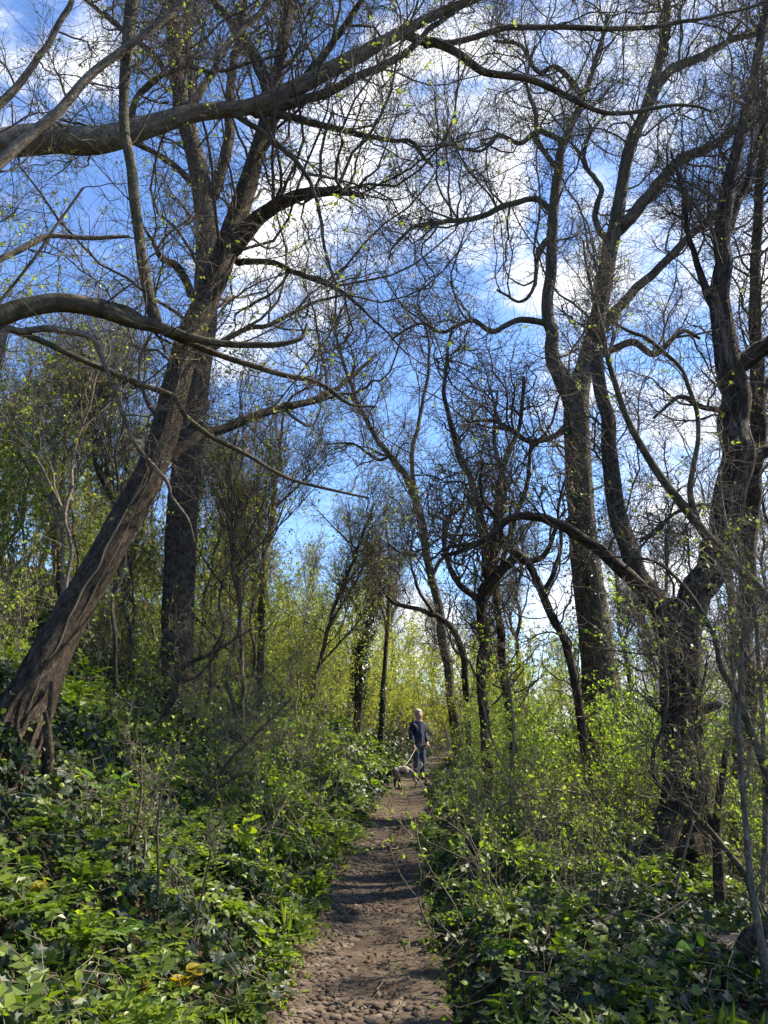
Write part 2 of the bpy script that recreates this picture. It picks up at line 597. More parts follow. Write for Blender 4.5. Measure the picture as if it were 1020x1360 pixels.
def wrap(root, P, R, i0, i1, a0, a1, r, mat, nm='vine', wob=.25, n=22, out=1.0):
    """a stem creeping over the bark of another"""
    k = np.linspace(i0, i1, n)
    p = np.stack([np.interp(k, np.arange(len(P)), P[:, j]) for j in range(3)], -1); rr = np.interp(k, np.arange(len(P)), R)
    T = norm(np.gradient(p, axis=0)); f = CAM - p; f = norm(f - T * np.sum(f * T, 1, keepdims=True)); s = np.cross(T, f)
    ph = U(0, 90)
    a = np.linspace(a0, a1, n) + wob * 2 * (fbm(np.stack([k * .9 + ph, k * 0, k * 0], -1), 2) - .5)
    q = p + (rr * out)[:, None] * (np.cos(a)[:, None] * f + np.sin(a)[:, None] * s)
    tt = np.linspace(0, 1, n)
    obj(nm, stem_chunk(q, r * (.12 + .88 * np.minimum(1, tt * 2.2)) * (np.minimum(1, (1.08 - tt) * 3) if nm == 'vine' else 1), 7, .03, .12, up=2), M[mat], root)


def tree(name, label, cat, base, limbs, bark, twig='twig', A=(60, .8, 2.4), B=(420, .35, 1.0), C=(1500, .12, .45), leaf=700, leafsize=.03,
         leafmat='bud', tr=(.02, .006, .003), upA=.25, wig=.24, S=14, group=None, partname='branch', crownS=3, tA=(.2, 1.), flare=0., extra=None, down=0.):
    """limbs: list of (P, R, opts); the first is the trunk, every further one a branch of its own"""
    root = thing(name, label, cat, base, group)
    limbs = joined(limbs)
    for k, (P, R, o) in enumerate(limbs):
        nm = o.get('name', 'trunk' if k == 0 else partname)
        obj(nm, stem_chunk(P, R, o.get('S', S if k == 0 else max(8, S // 2 + 2)), o.get('ridge', .05), o.get('lump', .07), o.get('flare', flare if k == 0 else 0)),
            M[o.get('mat', bark)], root)
    src = [(P, R) for P, R, o in limbs if not o.get('bare')]
    PP, PR = stack(src)
    if A[0]:
        PA, RA = grow(PP, PR, A[0], A[1:], 11, (30, 75), upA, wig + .03, .6, tr[0], tr[1], tA, .8, down)
        PB, RB = grow(np.concatenate([PA]), RA, B[0], B[1:], 8, (35, 75), .10, wig + .06, .6, tr[1] * 1.15, tr[2] * 1.3, (.15, 1), .8, down)
        PC, RC = grow(PB, RB, int(C[0] * .9), C[1:], 5, (30, 75), .08, wig + .08, .65, tr[2] * 1.3, tr[2] * .95, (.1, 1), .8)
        # fine twigs straight from the limbs too
        PD, RD = grow(PP, PR, max(10, B[0] // 4), (B[1], B[2]), 6, (40, 90), .1, wig, .3, tr[1], tr[2], tA)
        crown = obj('crown', [tubes(PA, RA, 5), tubes(PB, RB, 4), tubes(PC, RC, crownS), tubes(PD, RD, crownS)], M[twig], root)
        if leaf:
            obj('foliage', [leaf_on(np.concatenate([PC]), leaf, leafsize), leaf_on(PB, leaf // 4, leafsize)], M[leafmat], root)
    if extra:
        extra(root)
    return root


def tl(pts, Y0, Y1=None, n=24, **o):
    P, R = trace(pts, Y0, Y1, n, o.pop('wob', .02))
    return (P, R, o)


def footed(l, depth=.35):
    """carry a trunk a little below the ground it stands on"""
    P, R, o = l
    z = ground_z(P[0, 0], P[0, 1])
    if P[0, 2] > z - .05:
        d = P[0] - P[2]
        d = d / max(1e-6, abs(d[2])) if d[2] < 0 else np.array([0, 0, -1.])
        q = P[0] + d * (P[0, 2] - z + depth)
        P = np.vstack([q, P]); R = np.concatenate([[R[0] * 1.05], R])
    return (P, R, o)

# ------------------------------------------------------------------ world and sun
SUN_AZ, SUN_EL = math.radians(70), math.radians(47)      # azimuth from +Y (ahead) towards +X (right)
w = bpy.data.worlds.new('World'); sc.world = w; w.use_nodes = True
nt = w.node_tree; nt.nodes.clear()
wo = nd(nt, 'ShaderNodeOutputWorld'); bg = nd(nt, 'ShaderNodeBackground')
bg.inputs['Strength'].default_value = .1
sky = nd(nt, 'ShaderNodeTexSky', sky_type='NISHITA')
sky.sun_disc = False
sky.sun_elevation = SUN_EL
sky.sun_rotation = SUN_AZ
sky.air_density = 1.0; sky.dust_density = .35; sky.ozone_density = 2.6
tc = nd(nt, 'ShaderNodeTexCoord')
nz = nd(nt, 'ShaderNodeTexNoise'); nz.inputs['Scale'].default_value = 5.2; nz.inputs['Detail'].default_value = 9
nz.inputs['Roughness'].default_value = .66; nz.inputs['Distortion'].default_value = .35
mpg = nd(nt, 'ShaderNodeMapping'); mpg.inputs['Scale'].default_value = (1, 1, 1.7); mpg.inputs['Location'].default_value = (.31, 0, .2)
nt.links.new(tc.outputs['Generated'], mpg.inputs[0]); nt.links.new(mpg.outputs[0], nz.inputs['Vector'])
acc = None
# cloud banks: direction (by where they stand in the sky), outer and inner radius in degrees, weight
for (u, v, ro, ri, wt) in ((580, 180, 11, 2, .86), (450, 240, 11, 2, .82), (640, 90, 6, 1, .7), (380, 400, 9, 1, .7), (960, 250, 20, 5, .52), (850, 560, 13, 3, .62),
                           (1010, 520, 16, 4, .6), (800, 830, 12, 4, .8), (960, 850, 16, 4, .85), (470, 860, 5, 1, .8), (560, 880, 8, 2, .75), (700, 690, 7, 1, .5),
                           (880, 60, 12, 2, .6), (30, 40, 10, 2, .45), (1500, 400, 30, 10, .8), (-500, 300, 20, 5, .6)):
    d = ray(u, v); d = d / np.linalg.norm(d)
    dp = nd(nt, 'ShaderNodeVectorMath', operation='DOT_PRODUCT')
    nt.links.new(tc.outputs['Generated'], dp.inputs[0]); dp.inputs[1].default_value = tuple(d)
    mr = nd(nt, 'ShaderNodeMapRange', interpolation_type='SMOOTHSTEP')
    mr.inputs['From Min'].default_value = math.cos(math.radians(ro)); mr.inputs['From Max'].default_value = math.cos(math.radians(ri))
    mr.inputs['To Max'].default_value = wt
    nt.links.new(dp.outputs['Value'], mr.inputs[0])
    if acc is None:
        acc = mr.outputs[0]
    else:
        mx = nd(nt, 'ShaderNodeMath', operation='MAXIMUM')
        nt.links.new(acc, mx.inputs[0]); nt.links.new(mr.outputs[0], mx.inputs[1]); acc = mx.outputs[0]
ma = nd(nt, 'ShaderNodeMath', operation='MULTIPLY_ADD')
nt.links.new(nz.outputs['Fac'], ma.inputs[0]); ma.inputs[1].default_value = 3.4; ma.inputs[2].default_value = -1.7
ad = nd(nt, 'ShaderNodeMath', operation='ADD'); nt.links.new(acc, ad.inputs[0]); nt.links.new(ma.outputs[0], ad.inputs[1])
cm = nd(nt, 'ShaderNodeMapRange', interpolation_type='SMOOTHSTEP')
cm.inputs['From Min'].default_value = .28; cm.inputs['From Max'].default_value = 1.15
nt.links.new(ad.outputs[0], cm.inputs[0])
mxw = nd(nt, 'ShaderNodeMix', data_type='RGBA')
nt.links.new(cm.outputs[0], mxw.inputs[0])
SKYG = nd(nt, 'ShaderNodeMix', data_type='RGBA', blend_type='MULTIPLY'); SKYG.inputs[0].default_value = 1
nt.links.new(sky.outputs[0], SKYG.inputs[6]); SKYG.inputs[7].default_value = (.88, 1.03, 1.26, 1)
nt.links.new(SKYG.outputs[2], mxw.inputs[6])
nz2 = nd(nt, 'ShaderNodeTexNoise'); nz2.inputs['Scale'].default_value = 9; nz2.inputs['Detail'].default_value = 6
nt.links.new(mpg.outputs[0], nz2.inputs['Vector'])
ccl = ramp(nt, [(.32, (4.2, 4.4, 4.8)), (.6, (8.0, 8.0, 8.0))], nz2.outputs['Fac'])
nt.links.new(ccl.outputs[0], mxw.inputs[7])
nt.links.new(mxw.outputs[2], bg.inputs[0]); nt.links.new(bg.outputs[0], wo.inputs[0])

sl = bpy.data.lights.new('sun', 'SUN'); sl.energy = 5.0; sl.angle = math.radians(.5); sl.color = (1, .91, .75)
so = bpy.data.objects.new('sun', sl); COL.objects.link(so)
sdir = Vector((math.sin(SUN_AZ) * math.cos(SUN_EL), math.cos(SUN_AZ) * math.cos(SUN_EL), math.sin(SUN_EL)))
so.rotation_euler = (-sdir).to_track_quat('-Z', 'Y').to_euler(); so.location = sdir * 60
sc.view_settings.view_transform = 'Standard'; sc.view_settings.look = 'None'
sc.view_settings.exposure = 1.3; sc.view_settings.gamma = 1
cy = sc.cycles
cy.use_adaptive_sampling = True; cy.adaptive_threshold = .025
cy.max_bounces = 6; cy.diffuse_bounces = 3; cy.glossy_bounces = 2; cy.transmission_bounces = 4; cy.transparent_max_bounces = 4
cy.sample_clamp_indirect = 4
cy.use_denoising = True

# ------------------------------------------------------------------ ground and path
def axis(lo, hi, fine_lo, fine_hi, st, gro):
    a = list(np.arange(fine_lo, fine_hi + 1e-6, st))
    x, s = fine_hi, st
    while x < hi: s *= gro; x += s; a.append(x)
    x, s = fine_lo, st
    b = []
    while x > lo: s *= gro; x -= s; b.append(x)
    return np.array(b[::-1] + a)
gx = axis(-130, 130, -7, 6, .14, 1.16); gy = axis(-30, 260, 1.5, 24, .16, 1.14)
X, Y = np.meshgrid(gx, gy)
def grid_chunk(X, Y, Z):
    a, b = X.shape
    i, j = np.meshgrid(np.arange(a - 1), np.arange(b - 1), indexing='ij')
    Q = np.stack([i * b + j, i * b + j + 1, (i + 1) * b + j + 1, (i + 1) * b + j], -1).reshape(-1, 4)
    return (np.stack([X, Y, Z], -1).reshape(-1, 3), Q, 0, {}, True)
tag(obj('ground', [grid_chunk(X, Y, ground_z(X, Y) - .02)], M['soil']), 'dark soil of the woodland bank and floor', 'ground', kind='structure')
py = np.arange(-2, 45, .07); pt = np.linspace(-.10, 1.10, 30)
l, r = edges(py)
X = l[:, None] + (r - l)[:, None] * pt[None]; Y = np.repeat(py[:, None], 30, 1)
X = X + (n2(Y, pt[None] * 0 + 1, 1.3) - .5) * .12
Z = ground_z(X, Y) + .008 + .03 * (n2(X, Y, 6, 4) - .5) + .012 * (n2(X, Y, 22, 1) - .5) - .07 * np.clip(np.abs(pt[None] - .5) - .48, 0, 1) / .12
tag(obj('path', [grid_chunk(X, Y, Z)], M['dirt']), 'trodden earth path running straight ahead through the wood', 'path', kind='structure')

# stones trodden into the path: countless, one object
def ico():
    import bmesh
    bm = bmesh.new(); bmesh.ops.create_icosphere(bm, subdivisions=2, radius=1)
    bm.verts.index_update()
    v = np.array([q.co[:] for q in bm.verts]); f = np.array([[q.index for q in p.verts] for p in bm.faces]); bm.free()
    return v, f
IV, IF = ico()
def stones(n, yr, sr, pw, tr_):
    y = yr[0] + (yr[1] - yr[0]) * U(0, 1, n) ** 1.6
    t = np.clip(U(0, 1, n) ** pw, 0, 1) * (tr_[1] - tr_[0]) + tr_[0]
    l, r = edges(y)
    x = l + (r - l) * t
    keep = n2(x, y, 1.7, 6) > .27 + .28 * t
    x, y = x[keep], y[keep]; n = len(x)
    s = (sr[0] + (sr[1] - sr[0]) * U(0, 1, n) ** 2.2)
    sc3 = np.stack([s * U(.9, 1.5, n), s * U(.7, 1.1, n), s * U(.38, .62, n)], -1)
    V = IV[None] * (1 + .30 * (fbm(IV[None] * 1.1 + rng.uniform(0, 90, (n, 1, 3)), 2) - .5)[..., None])
    V = V * (1 + .22 * (fbm(IV[None] * 2.6 + rng.uniform(0, 90, (n, 1, 3)), 1) - .5)[..., None]); V = np.sign(V) * np.abs(V) ** .8
    V = V * sc3[:, None]
    a = U(0, 2 * PI, n); c, s_ = np.cos(a)[:, None], np.sin(a)[:, None]
    V = np.stack([V[..., 0] * c - V[..., 1] * s_, V[..., 0] * s_ + V[..., 1] * c, V[..., 2]], -1)
    V = V + np.stack([x, y, ground_z(x, y) + .012 + sc3[:, 2] * U(-.75, .08, n)], -1)[:, None]
    return (V.reshape(-1, 3), (IF[None] + (np.arange(n) * len(IV))[:, None, None]).reshape(-1, 3), 0, {}, True)
tag(obj('pebbles', [stones(10500, (3.4, 17), (.007, .029), 1.2, (-.03, .70)), stones(1500, (3.4, 14), (.008, .026), 1, (.0, 1.))], M['stone']),
    'worn stones and pebbles set into the trodden path', 'pebbles', kind='stuff')

# ------------------------------------------------------------------ trees traced from the photograph
def fY(u, v):
    return hit(u, v)
def vine(root, pts, Y0, Y1, mat='bark', nm='vine'):
    P, R = trace(pts, Y0, Y1, 16)
    obj(nm, stem_chunk(P, R, 7, .03, .08), M[mat], root)

b = fY(28, 1052)
Y1_ = b[1]
print('T1', b)
def t1x(root):
    for pts in (((70, 905, 8), (66, 950, 9), (62, 990, 9), (52, 1030, 8), (36, 1075, 6)), ((60, 945, 7), (66, 985, 8), (60, 1020, 8), (64, 1050, 6), (60, 1085, 5)),
                ((28, 930, 6), (22, 960, 7), (26, 985, 6), (10, 1005, 6), (4, 1030, 5)), ((45, 960, 10), (30, 1000, 12), (18, 1040, 12), (8, 1080, 9)), ((12, 960, 8), (2, 990, 8), (-10, 1030, 8)),
                ((62, 960, 12), (66, 1010, 13), (56, 1055, 12), (40, 1090, 9))):
        vine(root, pts, Y1_ - .32, Y1_ - .2, 'bark', 'root')
    for i0, i1, a0, a1, r_ in ((2, 15, .2, -.3, .008), (3, 26, .6, .0, .006), (9, 30, -.2, .5, .005)):
        wrap(root, T1P, T1R, i0, i1, a0, a1, r_, 'twig_light')
    for i0, i1, a0, a1, r_ in ((6, 0, .1, .6, .022), (5, 0, -.3, -.8, .028), (4, 0, .5, 1.0, .03), (5, 0, -1.0, -.6, .018), (3, 0, .2, .0, .032), (6, 0, .9, 1.35, .03), (4, 0, 1.2, .8, .018)):
        wrap(root, T1P, T1R, i0, i1, a0, a1, r_, 'bark', 'root', .5, 14, 1.06)
T1 = None
T1 = footed(tl([(-14, 1060, 102.4), (11, 990, 80.6), (54, 900, 57.5), (96, 815, 45.6), (135, 745, 43.2), (175, 670, 39.6), (210, 600, 37.1), (232, 520, 34.7), (252, 450, 33.5), (280, 385, 31.0), (305, 315, 30.6), (330, 240, 23.3), (352, 165, 18.6), (372, 80, 16.0), (385, 0, 13.3), (392, -90, 10.0)], Y1_, Y1_ + 1.0, 40, S=26, wob=.004))
T1P, T1R = T1[0], T1[1]
tree('leaning_tree', 'thick brown tree leaning right over the left bank with bare roots at its foot', 'tree', b,
     [T1,
      tl([(308, 330, 26), (345, 288, 20), (390, 262, 16), (440, 254, 12), (472, 258, 7), (484, 263, 3)], Y1_ + .7, Y1_ + .3),
      tl([(255, 392, 12), (238, 357, 10), (215, 343, 8), (205, 325, 5), (190, 300, 3)], Y1_ + .5, Y1_ + .2),
      tl([(315, 348, 9), (355, 348, 8), (390, 360, 7), (450, 388, 5), (500, 430, 3), (540, 470, 2)], Y1_ + .6, Y1_ - .3),
      tl([(222, 610, 13), (262, 580, 13), (300, 567, 12), (340, 552, 11), (380, 540, 10), (430, 525, 8), (465, 503, 5), (500, 470, 3)], Y1_ + .2, Y1_ + 1.2),
      tl([(357, 120, 18), (335, 70, 15), (310, 35, 13), (280, -10, 10), (250, -70, 7)], Y1_ + .9, Y1_ + 1.6),
      tl([(345, 190, 14), (385, 130, 11), (440, 60, 9), (480, 0, 7), (510, -60, 4)], Y1_ + .9, Y1_ + .6)],
     'bark', A=(84, .7, 2.97), B=(1039, .3, .95), C=(6233, .12, .42), leaf=2240, leafsize=.032, tr=(.016, .0045, .0022), tA=(.3, 1), flare=.15, extra=t1x)

b = fY(240, 962); y0 = b[1]
print('T2', b)
def t2x(root):
    P, R = trace([(255, 880, 30), (262, 930, 34), (268, 955, 40), (272, 972, 30)], y0 - .3, y0 - .35, 12)
    n = 500
    pos = P[rng.integers(4, 12, n)] + rng.normal(size=(n, 3)) * np.array([.10, .06, .10])
    obj('moss_leaves', [leaves(pos, rng.normal(size=(n, 3)), rng.normal(size=(n, 3)) + [0, -1, .5], U(.02, .045, n), U(0, 1, n))], M['lemon'], root)
    n = 900
    T = np.linspace(0, 1, 20); q = np.array([at(238 + 3 * k, 900 - 25 * k, y0) for k in range(20)])
    i = rng.integers(0, 20, n); a = U(0, 2 * PI, n)
    rad = .30 + .03 * rng.normal(size=n)
    pos = q[i] + np.stack([rad * np.cos(a), rad * np.sin(a) - .02, U(-.3, .3, n)], -1)
    obj('ivy', [leaves(pos, rng.normal(size=(n, 3)) + [0, 0, .4], np.stack([np.cos(a), np.sin(a), 0 * a + .3], -1) + .5 * rng.normal(size=(n, 3)), U(.03, .06, n), U(0, 1, n))], M['darkivy'], root)
tree('upright_tree', 'tall straight tree with a mossy foot behind the leaning trunk', 'tree', b,
     [footed(tl([(242, 985, 50.5), (239, 940, 44.4), (236, 890, 41.3), (237, 800, 40.5), (241, 700, 40.5), (250, 600, 37.4), (262, 500, 35.2), (270, 440, 33.7), (275, 350, 29.1), (272, 290, 26.8), (262, 220, 25.3), (244, 150, 22.1), (235, 90, 20.6), (228, 0, 17.6), (222, -90, 13.0)], y0, y0 + .4, 40, S=26, wob=.003)),
      tl([(250, 170, 14), (255, 110, 12), (248, 50, 11), (252, -20, 8)], y0 + .3, y0 + .8),
      tl([(282, 260, 16), (302, 190, 14), (306, 125, 12), (312, 70, 11), (326, 0, 9), (335, -60, 6)], y0 + .3, y0 - .2),
      tl([(262, 250, 10), (225, 215, 8), (180, 190, 6), (130, 170, 4), (80, 160, 3)], y0, y0 - .8),
      tl([(272, 470, 9), (320, 440, 7), (360, 430, 6), (420, 400, 4), (470, 390, 3)], y0 + .3, y0 + 1.4),
      tl([(258, 560, 8), (210, 520, 7), (160, 505, 5), (110, 470, 4)], y0 + .2, y0 + 1.5),
      tl([(240, 120, 10), (200, 70, 8), (150, 30, 6), (100, -10, 4)], y0 + .3, y0 + .9)],
     'bark', A=(90, .9, 2.8), B=(1092, .35, 1.2), C=(6336, .15, .5), leaf=3136, leafsize=.04, tr=(.022, .006, .0032), tA=(.35, 1), flare=.5, extra=t2x)

# limb reaching in from a tree out of the picture on the left
gz = float(ground_z(-5.2, 2.8))
tr0 = np.array([[-5.3, 2.8, gz - .3], [-5.2, 2.8, gz + .8], [-5.05, 2.9, gz + 2.2], [-4.9, 3.1, gz + 3.2], [-4.9, 3.2, gz + 4.6], [-5.0, 3.2, gz + 6.5]])
tree('overhanging_tree', 'pale barked tree with a heavy limb reaching across the upper left of the picture', 'tree', (-5.3, 2.8, gz),
     [(spline(tr0, 24), np.interp(np.linspace(0, 1, 24), [0, .6, 1], [.22, .17, .05]), {'bare': 1}),
      tl([(-470, 330, 50.1), (-330, 285, 47.0), (-180, 240, 43.7), (-60, 207, 40.5), (0, 192, 38.0), (60, 184, 35.6), (130, 185, 33.9), (190, 171, 29.1), (260, 150, 22.2), (330, 142, 20.9), (390, 118, 19.5), (450, 86, 18.1), (510, 55, 16.0), (570, 24, 13.2), (640, -6, 9.8), (720, -50, 5.6)], 4.0, 6.2, 44, S=18, mat='bark_pale', frm=tr0[3], wob=.004, ridge=.07, lump=.17),
      tl([(340, 150, 14.0), (400, 135, 12.6), (455, 112, 11.2), (510, 85, 9.8), (540, 70, 8.4), (575, 36, 7.0), (628, 0, 5.6), (670, -40, 3.5)], 5.2, 5.8),
      tl([(360, 150, 10), (400, 160, 9), (440, 170, 8), (510, 185, 6), (545, 188, 5), (560, 205, 5), (575, 222, 3)], 5.2, 5.6),
      tl([(540, 45, 12), (565, 56, 12), (600, 66, 11), (640, 92, 10), (680, 102, 9), (710, 107, 9), (750, 125, 8), (805, 150, 6), (860, 146, 5), (910, 138, 4), (945, 150, 2.5)], 5.7, 6.6),
      tl([(565, 60, 9), (610, 52, 8), (670, 40, 8), (720, 36, 7), (790, 38, 7), (860, 37, 6), (910, 26, 5), (960, 18, 4), (1020, 2, 3)], 5.8, 6.8),
      tl([(240, 156, 12), (280, 100, 10), (300, 60, 9), (345, 20, 8), (370, -30, 6)], 4.9, 5.4),
      tl([(165, 178, 9), (190, 120, 8), (240, 90, 6), (290, 95, 5), (380, 70, 3)], 4.7, 4.4),
      tl([(-60, 190, 12), (20, 120, 10), (60, 60, 8), (90, 10, 7), (110, -50, 5)], 4.2, 5.0),
      tl([(300, 145, 8), (380, 200, 6), (420, 260, 5), (430, 330, 4), (450, 390, 2.5)], 5.0, 5.0)],
     'bark_grey', A=(104, .5, 2.29), B=(1754, .25, .8), C=(10322, .1, .36), leaf=3120, leafsize=.022, tr=(.009, .0032, .0016), tA=(.15, 1), down=.05)

# hazel stems arching in from the left
gz = float(ground_z(-2.9, 2.6))
hz = np.array([-2.9, 2.6, gz])
a0 = at(-140, 500, 3.4)
def hl(pts, Y0, Y1, **k):
    return tl(pts, Y0, Y1, 26, mat=k.pop('mat', 'bark_smooth'), wob=.006, ridge=.03, lump=.11, **k)
P0 = spline([hz - [0, 0, .2], hz + [.02, .1, .7], hz + [.1, .3, 1.4], a0], 24)
tree('arching_hazel', 'smooth olive stemmed hazel arching low across the left with a rising bough', 'tree', hz,
     [(P0, np.linspace(.07, .05, 24), {'bare': 1, 'mat': 'bark_smooth'}),
      hl([(-140, 500, 30.8), (-50, 446, 28.2), (0, 420, 26.4), (50, 405, 24.6), (90, 402, 24.6), (140, 412, 22.9), (175, 425, 20.2), (210, 435, 16.7), (250, 447, 11.4), (300, 456, 9.7), (360, 458, 7.9), (400, 450, 5.3), (408, 430, 3.5)], 3.4, 4.2),
      hl([(207, 430, 18.5), (196, 385, 15.0), (188, 340, 14.1), (180, 280, 14.1), (175, 230, 13.2), (168, 190, 13.2), (165, 130, 13.2), (168, 60, 15.0), (174, 0, 15.8), (180, -90, 15.8), (185, -170, 12.3)], 3.95, 3.7),
      hl([(130, 400, 8), (170, 412, 9), (205, 435, 9), (250, 455, 9), (300, 475, 8), (375, 497, 7), (425, 510, 6), (465, 537, 4), (500, 540, 3)], 3.8, 4.6),
      hl([(-20, 430, 9), (20, 440, 8), (60, 455, 8), (120, 482, 8), (180, 507, 8), (215, 520, 8), (233, 530, 8), (245, 550, 7), (280, 580, 7), (330, 605, 6), (380, 635, 5), (440, 650, 4), (490, 661, 3)], 3.5, 4.6),
      hl([(10, 436, 9), (30, 440, 9), (60, 436, 9), (90, 440, 9), (122, 449, 8), (135, 475, 6), (150, 510, 6), (165, 555, 6), (180, 590, 6), (200, 615, 6), (222, 640, 5), (228, 660, 4), (250, 690, 3), (258, 720, 2.5)], 3.6, 4.2, mat='bark_pale'),
      hl([(-120, 320, 19), (-60, 270, 18), (0, 214, 16), (40, 178, 14), (80, 145, 13), (120, 100, 12), (160, 68, 11), (200, 40, 10), (245, 0, 9), (290, -50, 7)], 3.4, 3.8, mat='bark_pale', frm=P0[15]),
      hl([(-90, 400, 10), (0, 345, 8), (30, 330, 8), (58, 315, 7), (75, 313, 6), (120, 316, 6), (172, 314, 4)], 3.5, 4.0, mat='bark_pale', frm=P0[18]),
      hl([(-40, 470, 5), (0, 402, 4), (40, 350, 4), (75, 300, 3.5), (110, 250, 3)], 3.5, 3.7, frm=P0[20]),
      hl([(5, 440, 12), (-5, 480, 12), (-20, 520, 10), (-60, 580, 8)], 3.5, 3.4, mat='bark_pale')],
     'bark_smooth', twig='twig', A=(50, .3, 1.1), B=(624, .2, .6), C=(3520, .08, .3), leaf=1344, leafsize=.02, tr=(.006, .0024, .0013), tA=(.3, 1), partname='bough')

# old split tree on the right
b = fY(905, 1172); y5 = b[1]
print('T5', b)
def t5x(root):
    for pts in (((890, 1085, 40), (873, 1130, 42), (852, 1165, 34), (838, 1200, 20)), ((915, 1110, 36), (925, 1160, 34), (938, 1200, 22)), ((892, 1120, 30), (888, 1170, 34), (880, 1215, 24)),
                ((905, 1120, 30), (908, 1175, 30), (905, 1225, 20)), ((880, 1120, 16), (855, 1140, 14), (835, 1150, 10), (820, 1165, 8))):
        vine(root, pts, y5 - .22, y5 - .45, 'bark_old', 'root')
    P, R = trace([(930, 945, 12), (945, 938, 13), (955, 935, 11), (958, 934, 6)], y5 - .1, y5 - .2, 8)
    obj('branch_stub', stem_chunk(P, R, 9), M['bark'], root)
tree('old_split_tree', 'stout dark tree with split hollow bark and flared roots at the right', 'tree', b,
     [footed(tl([(900, 1205, 124), (903, 1160, 94), (910, 1110, 68), (914, 1060, 60), (911, 1000, 57), (906, 950, 54), (904, 900, 53), (902, 850, 54), (903, 812, 56), (905, 800, 34)], y5, y5 + .1, 30, S=30, ridge=.11, lump=.12, wob=.004)),
      tl([(890, 850, 34), (872, 806, 30), (850, 772, 27), (836, 740, 26), (825, 700, 24), (815, 650, 22), (811, 600, 20), (806, 560, 19), (797, 520, 18), (793, 480, 16), (797, 430, 13), (806, 370, 9)], y5, y5 + 1.2, mat='bark'),
      tl([(912, 830, 42), (926, 780, 42), (945, 740, 40), (962, 700, 40), (972, 650, 40), (977, 600, 40), (975, 550, 38), (973, 500, 36), (965, 450, 32), (960, 400, 26), (962, 340, 22), (965, 280, 20), (975, 210, 16), (990, 140, 14), (1005, 70, 12), (1015, 0, 10), (1022, -80, 7)], y5, y5 + .4, 40, S=20),
      tl([(968, 495, 27), (995, 475, 24), (1020, 458, 22), (1060, 430, 18), (1110, 370, 12)], y5 + .2, y5 - .1),
      tl([(978, 625, 20), (1000, 608, 19), (1025, 596, 17), (1070, 585, 12), (1120, 540, 8)], y5 + .2, y5 + .7),
      tl([(888, 832, 26), (856, 788, 20), (820, 752, 18), (795, 728, 16), (770, 712, 15), (740, 697, 14), (715, 687, 12), (690, 684, 11), (672, 692, 10), (655, 710, 9), (635, 723, 8), (610, 732, 7), (585, 738, 5)], y5, y5 - .4),
      tl([(960, 420, 14), (945, 400, 12), (930, 360, 9), (915, 310, 7), (905, 250, 5), (890, 200, 3)], y5 + .3, y5 + .1),
      tl([(972, 560, 9), (955, 545, 8), (930, 540, 7), (903, 527, 6), (880, 545, 4), (868, 555, 3)], y5 + .1, y5 - .3),
      tl([(968, 300, 10), (990, 250, 9), (1010, 180, 7), (1040, 120, 5)], y5 + .3, y5 + .8)],
     'bark_old', twig='twig', A=(110, .6, 2.2), B=(1620, .3, 1.0), C=(9856, .12, .42), leaf=800, leafsize=.03, tr=(.018, .005, .0026), tA=(.2, 1), flare=.25, extra=t5x)

